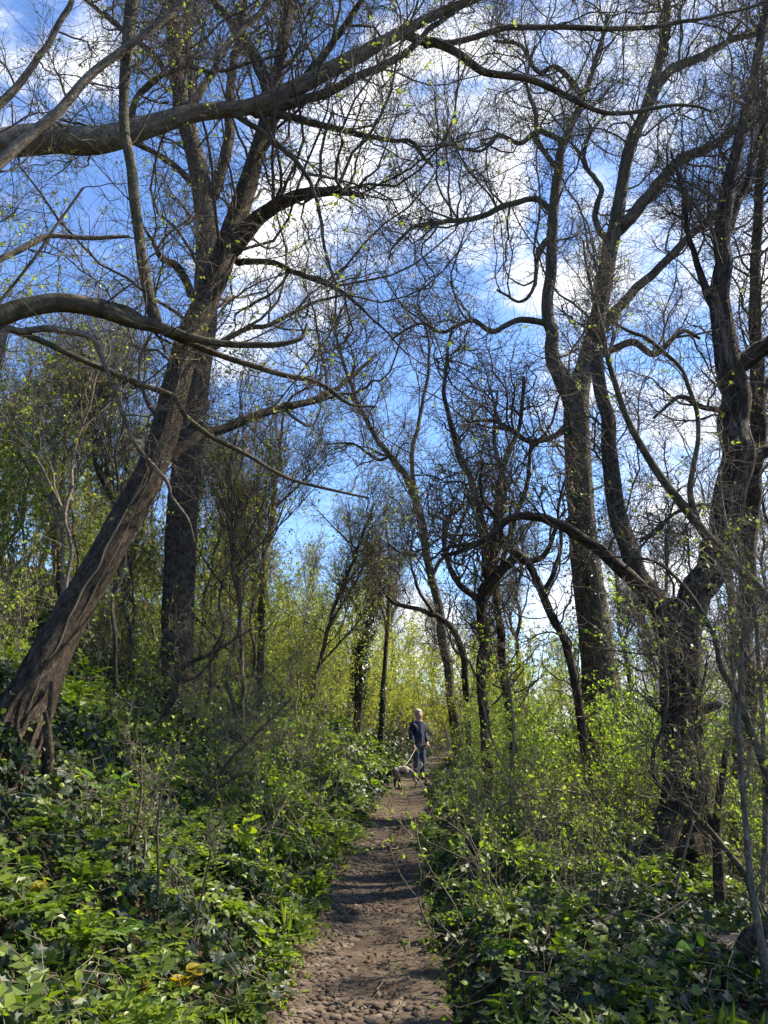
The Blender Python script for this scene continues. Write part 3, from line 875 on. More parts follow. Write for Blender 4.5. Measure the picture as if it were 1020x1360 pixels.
# tall forked tree behind it
b = fY(800, 1010); y6 = max(11.5, min(14, b[1]))
b = np.array([at(800, 1010, y6)[0], y6, float(ground_z(at(800, 1010, y6)[0], y6))])
print('T6', b)
def trunk_ivy(root, uv, Yv, n, rad, m='darkivy', size=.06):
    q = np.array([at(u, v, Yv) for u, v in uv]); q = spline(q, 24)
    i = rng.integers(0, 24, n); a = U(0, 2 * PI, n)
    rr = rad * U(.9, 1.35, n)
    pos = q[i] + np.stack([rr * np.cos(a), rr * np.sin(a), U(-.3, .3, n)], -1)
    obj('ivy', [leaves(pos, rng.normal(size=(n, 3)) + [0, 0, -.3], np.stack([np.cos(a), np.sin(a), 0 * a + .4], -1) + .4 * rng.normal(size=(n, 3)), U(.6, 1.2, n) * size, U(0, 1, n))], M[m], root)
tree('forked_tree', 'tall grey tree forking high beside the split trunk, ivy low on its stem', 'tree', b,
     [footed(tl([(806, 985, 57.6), (795, 880, 48.0), (785, 800, 41.6), (775, 720, 37.6), (770, 650, 35.2), (767, 580, 33.6), (766, 530, 32.0), (775, 495, 24.8), (790, 440, 22.4), (800, 390, 20.8), (808, 340, 20.1), (818, 300, 19.2), (826, 250, 16.0), (838, 190, 15.2), (855, 150, 13.6), (868, 110, 12.8), (880, 60, 11.2), (886, 0, 9.6), (890, -70, 7.2)], y6, y6, 48, S=22, wob=.003)),
      tl([(764, 540, 30), (750, 505, 25), (735, 475, 20), (728, 440, 17), (725, 400, 16), (733, 350, 15), (735, 290, 14), (742, 235, 13), (752, 190, 11), (770, 140, 9), (790, 80, 7), (805, 20, 5)], y6, y6 + .6),
      tl([(822, 305, 17), (850, 275, 16), (870, 250, 15), (900, 215, 14), (935, 198, 13), (965, 180, 11), (1000, 155, 8), (1050, 125, 6)], y6, y6 - .8),
      tl([(796, 435, 14), (825, 405, 13), (850, 378, 12), (885, 345, 11), (920, 310, 10), (950, 285, 8), (990, 255, 6), (1030, 240, 4)], y6, y6 - .6),
      tl([(733, 280, 9), (710, 265, 8), (675, 272, 8), (630, 290, 7), (590, 295, 6), (550, 302, 5), (520, 330, 3)], y6 + .5, y6 + .1),
      tl([(860, 140, 15), (885, 98, 13), (930, 75, 11), (970, 55, 8), (1020, 40, 6)], y6, y6 + .6),
      tl([(745, 230, 8), (715, 190, 7), (712, 150, 6), (700, 110, 4), (710, 60, 3)], y6 + .5, y6 + .3),
      tl([(728, 430, 9), (690, 425, 8), (655, 440, 7), (625, 425, 6), (590, 440, 5), (555, 430, 4), (520, 450, 3)], y6 + .3, y6 - .6),
      tl([(752, 190, 8), (715, 175, 7), (690, 190, 6), (660, 180, 5), (640, 200, 4), (600, 195, 3)], y6 + .5, y6 - .2),
      tl([(775, 130, 8), (740, 90, 7), (715, 95, 6), (690, 60, 5), (655, 55, 3)], y6 + .5, y6),
      tl([(812, 330, 9), (790, 290, 8), (798, 250, 7), (775, 215, 5), (785, 170, 4)], y6, y6 - .6),
      tl([(800, 470, 10), (840, 455, 9), (870, 470, 8), (905, 440, 6), (930, 450, 4)], y6, y6 - .5),
      tl([(735, 310, 8), (715, 335, 7), (710, 380, 5), (690, 400, 4), (660, 385, 3)], y6 + .5, y6 - .1),
      tl([(766, 560, 10), (735, 580, 8), (700, 585, 7), (660, 560, 5), (620, 560, 3)], y6, y6 - .5)],
     'bark_grey', twig='twig', A=(175, 1.0, 3.90), B=(2788, .4, 1.3), C=(14876, .18, .6), leaf=1872, leafsize=.04, tr=(.026, .0075, .004), tA=(.25, 1), flare=.3,
     extra=lambda r_: trunk_ivy(r_, [(800, 960), (790, 840), (778, 740), (770, 660)], y6, 1500, .36))

# gnarled dark trees in the middle distance
y7 = 12.5
def based(u, v, Yv):
    p = at(u, v, Yv); return np.array([p[0], p[1], float(ground_z(p[0], p[1]))])
tree('gnarled_tree', 'dark gnarled tree with crooked low branches, right of the walker beyond the shrubs', 'tree', based(645, 930, y7),
     [footed(tl([(646, 990, 14.4), (643, 900, 13.6), (642, 845, 13.6), (640, 800, 13.6), (646, 770, 12.8), (642, 710, 10.2), (630, 650, 9.3), (612, 610, 8.5), (596, 555, 6.8), (590, 500, 5.1), (600, 440, 3.4)], y7, y7 + .3, 36, S=12)),
      tl([(641, 790, 14), (663, 760, 14), (683, 740, 13), (678, 727, 11), (655, 722, 9), (630, 722, 7), (605, 735, 5)], y7, y7 - .5),
      tl([(642, 800, 10), (624, 787, 9), (607, 773, 8), (597, 753, 7), (590, 720, 6), (594, 690, 5), (615, 670, 3)], y7, y7 + .6),
      tl([(645, 765, 12), (658, 720, 10), (662, 660, 9), (672, 610, 8), (690, 560, 6), (695, 500, 4)], y7, y7 + .8),
      tl([(683, 742, 9), (705, 745, 8), (725, 735, 7), (740, 700, 5), (760, 690, 3)], y7 - .2, y7 - .9)],
     'bark_old', twig='twig', A=(80, .7, 2.2), B=(551, .3, 1.1), C=(2202, .15, .5), leaf=800, leafsize=.04, tr=(.02, .0065, .0036), tA=(.2, 1), wig=.34)
tree('gnarled_tree', 'dark bowed tree curving up to the left under the long arching limb', 'tree', based(765, 930, 11),
     [footed(tl([(775, 980, 12.8), (762, 890, 11.9), (748, 847, 11.9), (733, 820, 11.9), (720, 790, 11.0), (710, 763, 10.2), (688, 735, 9.3), (667, 722, 7.6), (640, 720, 6.0), (600, 726, 4.2), (570, 745, 2.5)], 11, 11.2, 36, S=12)),
      tl([(720, 790, 8), (735, 760, 7), (745, 720, 5), (742, 670, 4), (755, 620, 3)], 11, 11.5),
      tl([(667, 722, 7), (660, 690, 6), (640, 660, 5), (640, 610, 3)], 11.1, 10.6)],
     'bark_old', twig='twig', A=(40, .5, 1.7), B=(275, .3, .9), C=(1201, .15, .45), leaf=480, leafsize=.04, tr=(.016, .006, .0032), wig=.32)
tree('gnarled_tree', 'dark twin stem close right of the gnarled tree', 'tree', based(672, 930, 13),
     [footed(tl([(680, 980, 11.9), (672, 900, 11.0), (666, 850, 11.0), (661, 800, 10.2), (655, 760, 9.3), (664, 690, 7.6), (668, 640, 6.0), (655, 580, 4.2), (660, 520, 2.5)], 13, 13.2, 30, S=10)),
      tl([(658, 780, 8), (680, 700, 7), (700, 640, 6), (705, 580, 4)], 13, 13.6)],
     'bark_old', twig='twig', A=(50, .6, 2.0), B=(330, .3, 1.0), C=(1155, .15, .5), leaf=480, leafsize=.04, tr=(.018, .006, .0036), wig=.3)
tree('pale_tree', 'slim pale tree leaning left above the walker', 'tree', based(604, 960, 22),
     [footed(tl([(604, 960, 14), (595, 890, 13), (585, 840, 12), (575, 790, 11), (565, 740, 11), (557, 690, 11), (550, 660, 10), (535, 630, 9), (515, 600, 8), (495, 570, 7), (478, 545, 6), (462, 500, 5), (450, 460, 4), (442, 420, 3)], 22, 22, 36, S=10)),
      tl([(552, 665, 7), (548, 600, 6), (560, 540, 5), (570, 480, 4), (565, 420, 2.5)], 22, 22.5),
      tl([(570, 770, 6), (600, 720, 5), (625, 660, 4), (640, 600, 2.5)], 22, 21.5),
      tl([(520, 605, 5), (500, 610, 4), (470, 590, 3), (430, 590, 2)], 22, 21.5)],
     'bark_grey', A=(78, 1.0, 3.60), B=(975, .5, 1.5), C=(5148, .25, .8), leaf=800, leafsize=.06, tr=(.024, .010, .006))
tree('bowed_tree', 'dark bowed sapling curving left over the path beyond the walker', 'tree', based(620, 960, 19),
     [footed(tl([(622, 965, 9.3), (618, 890, 9.3), (610, 855, 8.5), (597, 832, 7.6), (577, 817, 6.8), (547, 807, 6.0), (520, 797, 5.1), (503, 770, 3.4), (495, 745, 2.5)], 19, 19, 30, S=9)),
      tl([(577, 817, 5), (555, 780, 4), (545, 740, 3), (550, 700, 2)], 19, 19.3)],
     'bark_old', A=(26, .6, 1.8), B=(270, .4, 1.0), C=(1320, .2, .6), leaf=320, leafsize=.05, tr=(.016, .008, .005))
tree('slender_tree', 'thin straight tree clad in dark ivy at the left edge of the path', 'tree', hit(505, 1004),
     [footed(tl([(505, 1012, 9), (507, 960, 7.5), (510, 900, 6.5), (513, 850, 5.5), (516, 800, 4.5), (517, 740, 3.5), (512, 690, 2.5)], hit(505, 1004)[1], None, 30, S=9, wob=.006)),
      tl([(514, 830, 3), (500, 790, 2.5), (488, 760, 2)], hit(505, 1004)[1])],
     'bark_moss', A=(16, .5, 1.4), B=(165, .3, .8), C=(880, .15, .5), leaf=400, leafsize=.05, tr=(.012, .006, .004),
     extra=lambda r_: trunk_ivy(r_, [(505, 1004), (506, 970), (508, 940), (509, 905)], hit(505, 1004)[1], 700, .07, 'darkivy', .07))
tree('ivied_tree', 'crooked stem wrapped in ivy against the sky left of the thin straight tree', 'tree', based(478, 940, 23),
     [footed(tl([(476, 950, 12), (478, 870, 12), (488, 835, 10), (496, 800, 8), (498, 762, 7), (503, 735, 5), (508, 705, 3)], 23, 23, 26, S=9)),
      tl([(488, 835, 5), (470, 800, 4), (455, 770, 3)], 23)],
     'bark_old', A=(16, .6, 1.6), B=(165, .4, 1.0), C=(792, .2, .6), leaf=480, leafsize=.06, tr=(.016, .008, .005),
     extra=lambda r_: trunk_ivy(r_, [(476, 930), (478, 870), (488, 835), (496, 800), (500, 750)], 23, 1700, .2, 'darkivy', .10))
for i, (pts, Yv, lab) in enumerate((
        ([(345, 985, 10), (345, 865, 9), (347, 800, 9), (352, 740, 9), (362, 690, 8), (368, 640, 6), (372, 590, 4), (378, 540, 3)], 14.5, 'slim bare tree on the left bank right of the upright trunk'),
        ([(325, 985, 6), (322, 900, 6), (318, 800, 5), (308, 700, 4), (300, 620, 3)], 13, 'thin bare stem on the bank close beside the upright trunk'),
        ([(402, 990, 7), (420, 900, 6), (440, 820, 5), (470, 740, 4), (495, 680, 3)], 15, 'thin bare tree leaning right over the left verge of the path'),
        ([(80, 800, 8), (75, 700, 7), (88, 600, 6), (85, 520, 5), (98, 450, 3)], 14, 'thin pale stem on the hillside behind the leaning trunk'),
        ([(150, 790, 8), (165, 700, 7), (128, 620, 5), (125, 560, 4), (105, 490, 3)], 12, 'pale forked stem rising just left of the leaning trunk'))):
    Ps, Rs, o = footed(tl(pts, Yv, None, 30, S=9, mat='bark_smooth' if i > 2 else 'bark_grey'))
    k = 12
    lims = [(Ps, Rs, o)]
    for t in (.35, .5, .65, .8):
        q = int(t * (len(Ps) - 1)); n_ = 10
        d = norm(np.array([rng.choice([-1, 1]) * U(.5, 1), U(-.5, .5), U(.7, 1.2)]))
        Lb = U(1.2, 2.4)
        Q = Ps[q] + d * np.linspace(0, Lb, n_)[:, None] + np.array([0, 0, .25]) * np.linspace(0, 1, n_)[:, None] ** 2
        lims.append((Q, np.linspace(Rs[q] * .6, .006, n_), {}))
    bb = Ps[0].copy(); bb[2] = float(ground_z(bb[0], bb[1]))
    tree('slender_tree', lab, 'tree', bb, lims, 'bark_grey', twig='twig', A=(50, .6, 1.9), B=(570, .3, 1.0), C=(2860, .15, .5), leaf=1600, leafsize=.045, tr=(.012, .0058, .0034), upA=.45)

# stems at the right edge
tree('edge_tree', 'tall straight trunk half hidden behind the split tree at the right edge', 'tree', based(985, 1090, 10.5),
     [footed(tl([(984, 1100, 28), (988, 1000, 26), (990, 900, 25), (990, 800, 24), (998, 700, 23), (1006, 620, 22), (1010, 500, 19), (1000, 400, 15), (1005, 280, 12), (1012, 150, 9), (1010, 30, 6)], 10.5, None, 36, S=14)),
      tl([(1000, 680, 10), (975, 690, 9), (945, 672, 7), (900, 680, 5), (850, 720, 3)], 10.5, 10.2),
      tl([(1008, 540, 10), (1030, 480, 8), (1035, 400, 6), (1050, 300, 4)], 10.5, 11)],
     'bark', twig='twig', A=(60, .8, 2.4), B=(750, .35, 1.1), C=(3960, .15, .5), leaf=640, leafsize=.035, tr=(.02, .006, .0034), tA=(.35, 1))
def sap(name, lab, cat, segs, Yv, mat, A=(14, .3, .9), B=(105, .15, .5), C=(484, .08, .25), leaf=192, lm='bud', ls=.03, grp=None, fY0=True, tr=(.006, .003, .0018)):
    lims = [tl(p, Yv, (Yv + dy), 26, S=9, mat=mat, wob=.006, ridge=.015, lump=.05) for p, dy in segs]
    if fY0: lims[0] = footed(lims[0])
    bb = lims[0][0][0].copy()
    return tree(name, lab, cat, bb, lims, mat, twig='twig_light', A=A, B=B, C=C, leaf=leaf, leafsize=ls, leafmat=lm, tr=tr, partname='side_stem', upA=.4)
sap('arching_sapling', 'long dark sapling bowed from the right edge up to the left before the forked tree', 'sapling',
    [([(1190, 1200, 16), (1150, 1010, 16), (1090, 880, 15), (1040, 815, 14), (1020, 795, 13), (990, 765, 13), (960, 735, 13), (930, 700, 13), (905, 668, 12), (880, 635, 11), (855, 600, 10), (835, 562, 9), (820, 520, 8), (808, 480, 7), (800, 440, 6), (790, 400, 5), (780, 360, 4), (775, 320, 2.5)], .4),
     ([(928, 698, 9), (917, 655, 8), (921, 620, 7), (927, 580, 6), (925, 545, 6), (915, 515, 6), (905, 490, 5), (885, 470, 5), (860, 450, 5), (835, 440, 4), (810, 425, 3)], .1)], 5.2, 'bark_smooth', A=(30, .4, 1.3), B=(255, .2, .7), C=(1144, .1, .3))
sap('curved_sapling', 'smooth thin stem curving in front of the split tree at knee height', 'sapling',
    [([(1002, 1195, 10), (990, 1163, 9), (970, 1137, 8), (943, 1103, 7), (913, 1073, 6.5), (880, 1047, 6), (867, 1028, 6), (868, 1000, 6), (873, 983, 5.5), (882, 960, 5), (886, 920, 5), (882, 885, 4), (873, 870, 3), (850, 868, 2.5), (800, 862, 2)], 0)], 6.0, 'bark_smooth')
sap('grey_sapling', 'pale grey stem standing tall just inside the right edge', 'sapling',
    [([(1024, 1330, 12), (1016, 1290, 12), (1004, 1215, 10), (996, 1160, 9), (991, 1090, 8), (984, 1020, 7), (981, 940, 6), (986, 870, 5), (988, 800, 4), (980, 720, 3)], .1)], 4.4, 'bark_pale')
sap('grey_sapling', 'grey stem bending to the left above the tree stump at the right edge', 'sapling',
    [([(1040, 1240, 13), (1030, 1100, 12), (1018, 1035, 11), (1000, 977, 10), (980, 927, 9), (957, 883, 8), (950, 850, 7), (930, 810, 6), (910, 780, 5), (877, 750, 4), (850, 742, 3), (790, 738, 2)], .3)], 5.0, 'bark_smooth', A=(20, .3, 1.0))
sap('grey_sapling', 'second pale stem close against the right edge', 'sapling',
    [([(1012, 1200, 8), (1016, 1100, 7), (1014, 1000, 6), (1008, 880, 6), (1000, 800, 6), (975, 730, 6), (962, 690, 5), (955, 620, 3)], .2)], 6.2, 'bark_pale')
sap('grey_sapling', 'forked thin stem growing behind the tree stump', 'sapling',
    [([(960, 1260, 15), (957, 1210, 15), (954, 1150, 14), (952, 1090, 11), (962, 1010, 8), (975, 930, 6), (970, 860, 4)], .1), ([(954, 1140, 8), (935, 1050, 6), (925, 960, 4), (940, 880, 3)], .2)], 6.6, 'bark')
sap('dead_sapling', 'dark leafless sapling leaning right before the foot of the upright tree', 'sapling',
    [([(205, 985, 9), (214, 958, 9), (230, 927, 9), (243, 887, 7), (283, 867, 5), (310, 850, 3), (335, 835, 2)], 0), ([(236, 905, 5), (262, 898, 4), (285, 872, 3), (296, 850, 2)], 0)], hit(207, 985)[1], 'bark', A=(8, .3, .9), leaf=40)
sap('dead_sapling', 'dark leaning stem in the ivy midway along the left bank', 'sapling',
    [([(255, 1115, 6), (268, 1080, 6), (276, 1060, 6), (285, 1040, 5), (305, 1010, 4.5), (330, 985, 4), (355, 960, 3), (385, 930, 2)], 0), ([(278, 1056, 4), (300, 1040, 3), (330, 1025, 2)], 0)], hit(262, 1100)[1], 'bark_smooth', A=(8, .3, .8), leaf=50)
for pts, lab in (([(207, 1290, 4.5), (209, 1230, 4), (210, 1160, 4), (209, 1100, 3), (216, 1040, 2)], 'dark upright shoot in the ivy of the left foreground, tallest of its kind'),
                 ([(145, 1215, 5), (158, 1170, 5), (170, 1128, 4.5), (183, 1090, 4), (188, 1040, 3), (187, 990, 2)], 'brown shoot leaning right in the ivy of the left foreground'),
                 ([(158, 1218, 4.5), (178, 1180, 4.5), (190, 1145, 4), (192, 1110, 3), (180, 1085, 2)], 'curved pale shoot beside the leaning brown shoot on the left bank'),
                 ([(240, 1320, 3.5), (256, 1240, 3.5), (268, 1190, 3), (280, 1130, 2)], 'thin shoot on the left bank nearest the path'),
                 ([(62, 1190, 3.5), (90, 1165, 3.5), (105, 1130, 3), (112, 1095, 2)], 'green bent shoot below the bare roots of the leaning tree')):
    yv = hit(pts[0][0], min(pts[0][1] - 20, 1300))[1]
    sap('young_shoot', lab, 'shoot', [(pts, .1)], yv, 'bark_smooth', A=(5, .15, .5), B=(30, .1, .25), C=(66, .05, .15), leaf=64, ls=.03)

# ------------------------------------------------------------------ undergrowth
def hgt(x, y):
    l, r = edges(y)
    d = np.maximum(l - x, x - r)
    return (.03 + .62 * n2(x, y, 1.1, 21) ** 2 + .22 * n2(x, y, 3.2, 4) ** 2) * (.35 + .65 * sm(d / .6))
def scatter(n, ylo, yhi, side, dmax, pw=1.5, edge=.0, near=None):
    """points on the banks, thinning out with distance"""
    y = ylo + (yhi - ylo) * U(0, 1, n) ** pw
    l, r = edges(y)
    lim = np.minimum(dmax, .62 * y + 1.6)
    t = U(0, 1, n)
    rag = .16 * (n2(y, y * 0 + (3 if side < 0 else 8), 2.2) - .5) + .05 * rng.normal(size=n)
    if side < 0:
        d = edge + rag + t * np.maximum(l + lim, .2); x = l - d
    else:
        d = edge + rag + t * np.maximum(lim - r, .2); x = r + d
    return x, y, d
def bank_normal(x, y, e=.15):
    zx = (ground_z(x + e, y) - ground_z(x - e, y)) / (2 * e); zy = (ground_z(x, y + e) - ground_z(x, y - e)) / (2 * e)
    return norm(np.stack([-zx, -zy, np.ones_like(zx)], -1))
def cover(n, ylo, yhi, side, size, tpl, pw=1.4, dmax=14, tint=(0, 1), edge=0., hs=1., grow_=.05, keep=None, tilt=.55, width=1., lay=.5, zo=0.):
    x, y, d = scatter(n, ylo, yhi, side, dmax, pw, edge)
    if keep is not None:
        k = keep(x, y, d); x, y = x[k], y[k]; n = len(x)
    h = hgt(x, y) * hs
    z = ground_z(x, y) + h * U(0, 1, n) ** lay + zo
    N = bank_normal(x, y)
    nm = norm(N + tilt * rng.normal(size=(n, 3)))
    ax = rng.normal(size=(n, 3)) - N * .2
    cl = n2(x, y, 1.3, 40)
    tn = np.clip(tint[0] + (tint[1] - tint[0]) * (U(0, 1, n) ** 1.3 * .7 + .5 * (cl - .35)), 0, 1)
    return leaves(np.stack([x, y, z], -1), ax, nm, U(.6, 1.25, n) * size * (.75 + grow_ * y), tn, tpl, 0, width)
mv = lambda s, t, o: (lambda x, y, d: n2(x, y, s, o) > t)
tag(obj('ivy_undergrowth', [cover(15000, 2.6, 8, -1, .058, IVY, 1.2), cover(26000, 6, 17, -1, .062, LEAF, 1.5, 14, width=1.3), cover(22000, 12, 34, -1, .075, LEAF, 1.3, 20, width=1.3),
     cover(12000, 2.4, 8, 1, .058, IVY, 1.2, 6, edge=.12), cover(15000, 6, 17, 1, .06, LEAF, 1.5, 9, width=1.3, edge=.1), cover(9000, 12, 34, 1, .075, LEAF, 1.3, 20, width=1.3)], M['ivy']),
    'glossy dark ivy carpeting both banks of the path', 'ivy', kind='stuff')
def fronds(n, ylo, yhi, side, dmax, edge, L, keep=None, pw=1.4):
    x, y, d = scatter(n, ylo, yhi, side, dmax, pw, edge)
    if keep is not None:
        k = keep(x, y, d); x, y = x[k], y[k]
    n = len(x)
    m = 7; x = np.repeat(x, m); y = np.repeat(y, m); n *= m
    base = np.stack([x, y, ground_z(x, y) + hgt(x, y) * .8], -1) + rng.normal(size=(n, 3)) * .015
    a = U(0, 2 * PI, n); el = U(.25, 1.15, n)
    d0 = np.stack([np.cos(a) * np.cos(el), np.sin(a) * np.cos(el), np.sin(el)], -1)
    Ln = U(.6, 1.2, n) * L * (.85 + .02 * y)
    K = 7; P = np.empty((n, K, 3)); P[:, 0] = base; dd = d0.copy()
    for k in range(1, K):
        dd = norm(dd + np.array([0, 0, -.16]) + .06 * rng.normal(size=(n, 3)))
        P[:, k] = P[:, k - 1] + dd * (Ln / (K - 1))[:, None]
    ch = [tubes(P, np.full((n, K), .0016) * np.linspace(1, .5, K), 3, U(.2, .6, n))]
    for k in range(2, K):
        tan = norm(P[:, k] - P[:, k - 1]); sd = norm(np.cross(tan, [0, 0, 1.]))
        nm = np.cross(sd, tan)
        s = Ln * (.42 - .05 * k)
        tn = np.repeat(U(0, 1, n // m), m) * .7 + U(0, .3, n)
        for sg in (-1, 1):
            ch.append(leaves(P[:, k], tan * .55 + sg * sd + .15 * rng.normal(size=(n, 3)), nm + .25 * rng.normal(size=(n, 3)), s * U(.8, 1.1, n), tn, LEAF, 0, .9))
    ch.append(leaves(P[:, -1], tan, nm, Ln * .2, tn, LEAF))
    return ch
tag(obj('herb_undergrowth', fronds(210, 3.2, 14, -1, 2.2, -.04, .24, lambda x, y, d: d < .9 + .5 * n2(x, y, 1.1, 3)) + fronds(260, 7, 24, -1, 5, .0, .30, mv(.6, .45, 12)) +
     fronds(22, 2.8, 6, -1, 5, .3, .26, mv(.9, .52, 5)) +
     fronds(120, 3.0, 12, 1, 2.6, .08, .22, lambda x, y, d: d < .7 + .6 * n2(x, y, 1.1, 3)) + fronds(200, 7, 24, 1, 6, .1, .30, mv(.6, .45, 15)) +
     [cover(2600, 4.2, 12, -1, .03, LEAF, 1.2, 7, edge=-.04, hs=1.7, keep=mv(1.5, .47, 71), lay=.3, width=.8), cover(1100, 3, 10, -1, .045, BROAD, 1.2, 7, edge=-.05, hs=1.4, keep=mv(.8, .42, 31), lay=.3), cover(7500, 7, 26, -1, .06, LEAF, 1.4, 14, hs=1.25, width=1.3, keep=mv(.5, .42, 33), lay=.35),
      cover(900, 3, 12, -1, .042, BROAD, 1.3, .3, edge=-.08, hs=.9, tint=(.3, 1.2), lay=.5), cover(2200, 4, 14, -1, .04, BROAD, 1.4, 6, hs=1.6, tint=(.45, 1.4), keep=mv(1.2, .56, 61), lay=.25), cover(600, 3, 12, 1, .04, BROAD, 1.3, .3, edge=-.05, hs=.9, lay=.5),
      cover(1300, 2.6, 9, 1, .05, BROAD, 1.2, 5, edge=.05, hs=1.15, keep=mv(.9, .48, 35), lay=.35), cover(8000, 7, 28, 1, .06, LEAF, 1.4, 14, hs=1.3, width=1.3, keep=mv(.5, .42, 37), lay=.35)], M['herb']),
    'fresh green feathery herbs lining the verges of the path', 'herbs', kind='stuff')
def blades(n, ylo, yhi, side, dmax, L, keep):
    x, y, d = scatter(n, ylo, yhi, side, dmax, 1.3, .05)
    k = keep(x, y, d); x, y = x[k], y[k]; m = 7
    x = np.repeat(x, m) + rng.normal(size=len(x) * m) * .03; y = np.repeat(y, m) + rng.normal(size=len(x)) * .03; n = len(x)
    base = np.stack([x, y, ground_z(x, y) + .03], -1)
    a = U(0, 2 * PI, n)
    d0 = norm(np.stack([np.cos(a) * .5, np.sin(a) * .5, U(.7, 1.2, n)], -1))
    p1 = base + d0 * (L * U(.5, .8, n))[:, None]
    d1 = norm(d0 + np.stack([np.cos(a) * .9, np.sin(a) * .9, -.9 + 0 * a], -1))
    nm = np.stack([np.cos(a), np.sin(a), .6 + 0 * a], -1)
    t = U(0, 1, n)
    s = np.linalg.norm(p1 - base, axis=1)
    return [leaves(base, d0, nm, s * 1.25, t, LEAF, 0, .09), leaves(p1 - d0 * .03, d1, nm, s * .6, t, LEAF, 0, .16)]
tag(obj('strap_grass', blades(220, 3.2, 12, -1, 6, .30, mv(.8, .5, 51)) + blades(150, 3.2, 10, 1, 5, .28, mv(.8, .5, 53)), M['herb']), 'strap leaved grass tufts among the ivy', 'grass', kind='stuff')
tag(obj('leaf_litter', [cover(3500, 2.8, 14, -1, .05, BROAD, 1.4, 9, lay=1., hs=.25), cover(2600, 2.6, 14, 1, .05, BROAD, 1.4, 7, lay=1., hs=.25), cover(900, 3, 12, 1, .03, LEAF, 1.3, .6, edge=-.45, lay=1., hs=.02, zo=.02),
     cover(350, 3, 12, -1, .035, LEAF, 1.3, .4, edge=-.2, lay=1., hs=.02, zo=.02)], M['litter']), 'fallen brown leaves under the ivy and along the path edge', 'leaf litter', kind='stuff')
def lying(n, ylo, yhi, side, dmax, L, r, edge=0.1, hs=.7):
    x, y, d = scatter(n, ylo, yhi, side, dmax, 1.3, edge)
    a = U(0, 2 * PI, n); Ln = U(.4, 1.3, n) * L; K = 6
    t = np.linspace(0, 1, K)
    X = x[:, None] + np.cos(a)[:, None] * Ln[:, None] * t; Yy = y[:, None] + np.sin(a)[:, None] * Ln[:, None] * t
    Z = ground_z(X, Yy) + hgt(X, Yy) * U(.3, 1.1, n)[:, None] * hs + np.sin(t * PI)[None] * U(0, .22, n)[:, None] * Ln[:, None] + .02
    P = np.stack([X, Yy, Z], -1) + rng.normal(size=(n, K, 3)) * .018
    R = U(.5, 1.3, n)[:, None] * r * np.linspace(1, .4, K)
    return tubes(P, R, 4)
tag(obj('dead_twigs', [lying(1100, 3, 14, -1, 9, .6, .0036), lying(1000, 3.5, 14, 1, 6, .6, .0038, .25)], M['twig_light']), 'dead twigs and wiry stems tangled through the ivy', 'twigs', kind='stuff')

# ------------------------------------------------------------------ shrubs, copied from a few kinds
def shrub(name, label, H, nst, A, B, nleaf, ls, lm, spread=.45, tw='twig_light', up=.5, group=None, C=None, r0=.012):
    root = thing(name, label, 'shrub', (0, 0, 0), group)
    K = 10
    P = np.empty((nst, K, 3)); a = U(0, 2 * PI, nst)
    P[:, 0] = np.stack([np.cos(a) * .12, np.sin(a) * .12, -.15 + 0 * a], -1) * U(.5, 1.6, nst)[:, None]
    d = norm(np.stack([np.cos(a) * spread, np.sin(a) * spread, np.ones(nst)], -1) + .15 * rng.normal(size=(nst, 3)))
    Ln = H * U(.65, 1.1, nst)
    for k in range(1, K):
        d = norm(d + .13 * rng.normal(size=(nst, 3)) + np.array([0, 0, .06]))
        P[:, k] = P[:, k - 1] + d * (Ln / (K - 1))[:, None]
    R = np.linspace(1, .25, K)[None] * U(.6, 1.2, nst)[:, None] * r0
    PA, RA = grow(P, R, *A[:1], A[1:], 6, (30, 70), up * .4, .22, .6, .008, .0035, (.2, 1))
    PB, RB = grow(PA, RA, *B[:1], B[1:], 5, (30, 70), up * .2, .26, .65, .005, .0026, (.15, 1))
    ch = [tubes(P, R, 6), tubes(PA, RA, 4), tubes(PB, RB, 3)]
    obj('crown', ch, M[tw], root)  # stems from the ground up and their twigs, all one mesh
    n1 = int(nleaf * .68)
    obj('foliage', [leaf_on(PB, n1, ls, spread=.025), leaf_on(PA, nleaf - n1, ls, spread=.03), leaf_on(P, nleaf // 10, ls, spread=.05)], M[lm], root)
    return root
used = set()
def put(proto, x, y, label, group, s=1., sz=None, lean=0.):
    z = float(ground_z(x, y))
    if id(proto) not in used:
        used.add(id(proto))
        proto.location = (x, y, z); proto.rotation_euler = (lean, 0, float(U(0, 6.28))); proto.scale = (s, s, sz or s)
        proto['label'] = label; proto['group'] = group
        return proto
    return dup(proto, (x, y, z), float(U(0, 6.28)), s, label, group, sz, lean)
def spots(n, fx, dmin, tries=6000):
    out = []
    for _ in range(tries):
        p = fx()
        if p is None: continue
        if all((p[0] - q[0]) ** 2 + (p[1] - q[1]) ** 2 > dmin ** 2 for q in out):
            out.append(p)
            if len(out) >= n: break
    return out
SP = [shrub('leafy_shrub', 'x', 3.0, 9, (70, .4, 1.1), (330, .2, .55), 2100, .056, 'spring', r0=.016),
      shrub('leafy_shrub', 'x', 3.5, 7, (65, .5, 1.3), (300, .2, .6), 1800, .056, 'spring', .3),
      shrub('leafy_shrub', 'x', 2.3, 12, (60, .4, 1.0), (280, .15, .5), 2500, .048, 'spring', .6)]
def rt():
    y = 7.6 + 17 * U(0, 1) ** 1.2; l, r = edges(y); x = r + U(.75, 10)
    if x > .60 * y + 2: return None
    if x - r < 1.15 and y < 11: return None
    u = 510 + 1021 * x / (y * .97)
    if 750 < u < 1010 and y < y5 + .5: return None
    if u < 600 + 500 / y: return None
    return (x, y)
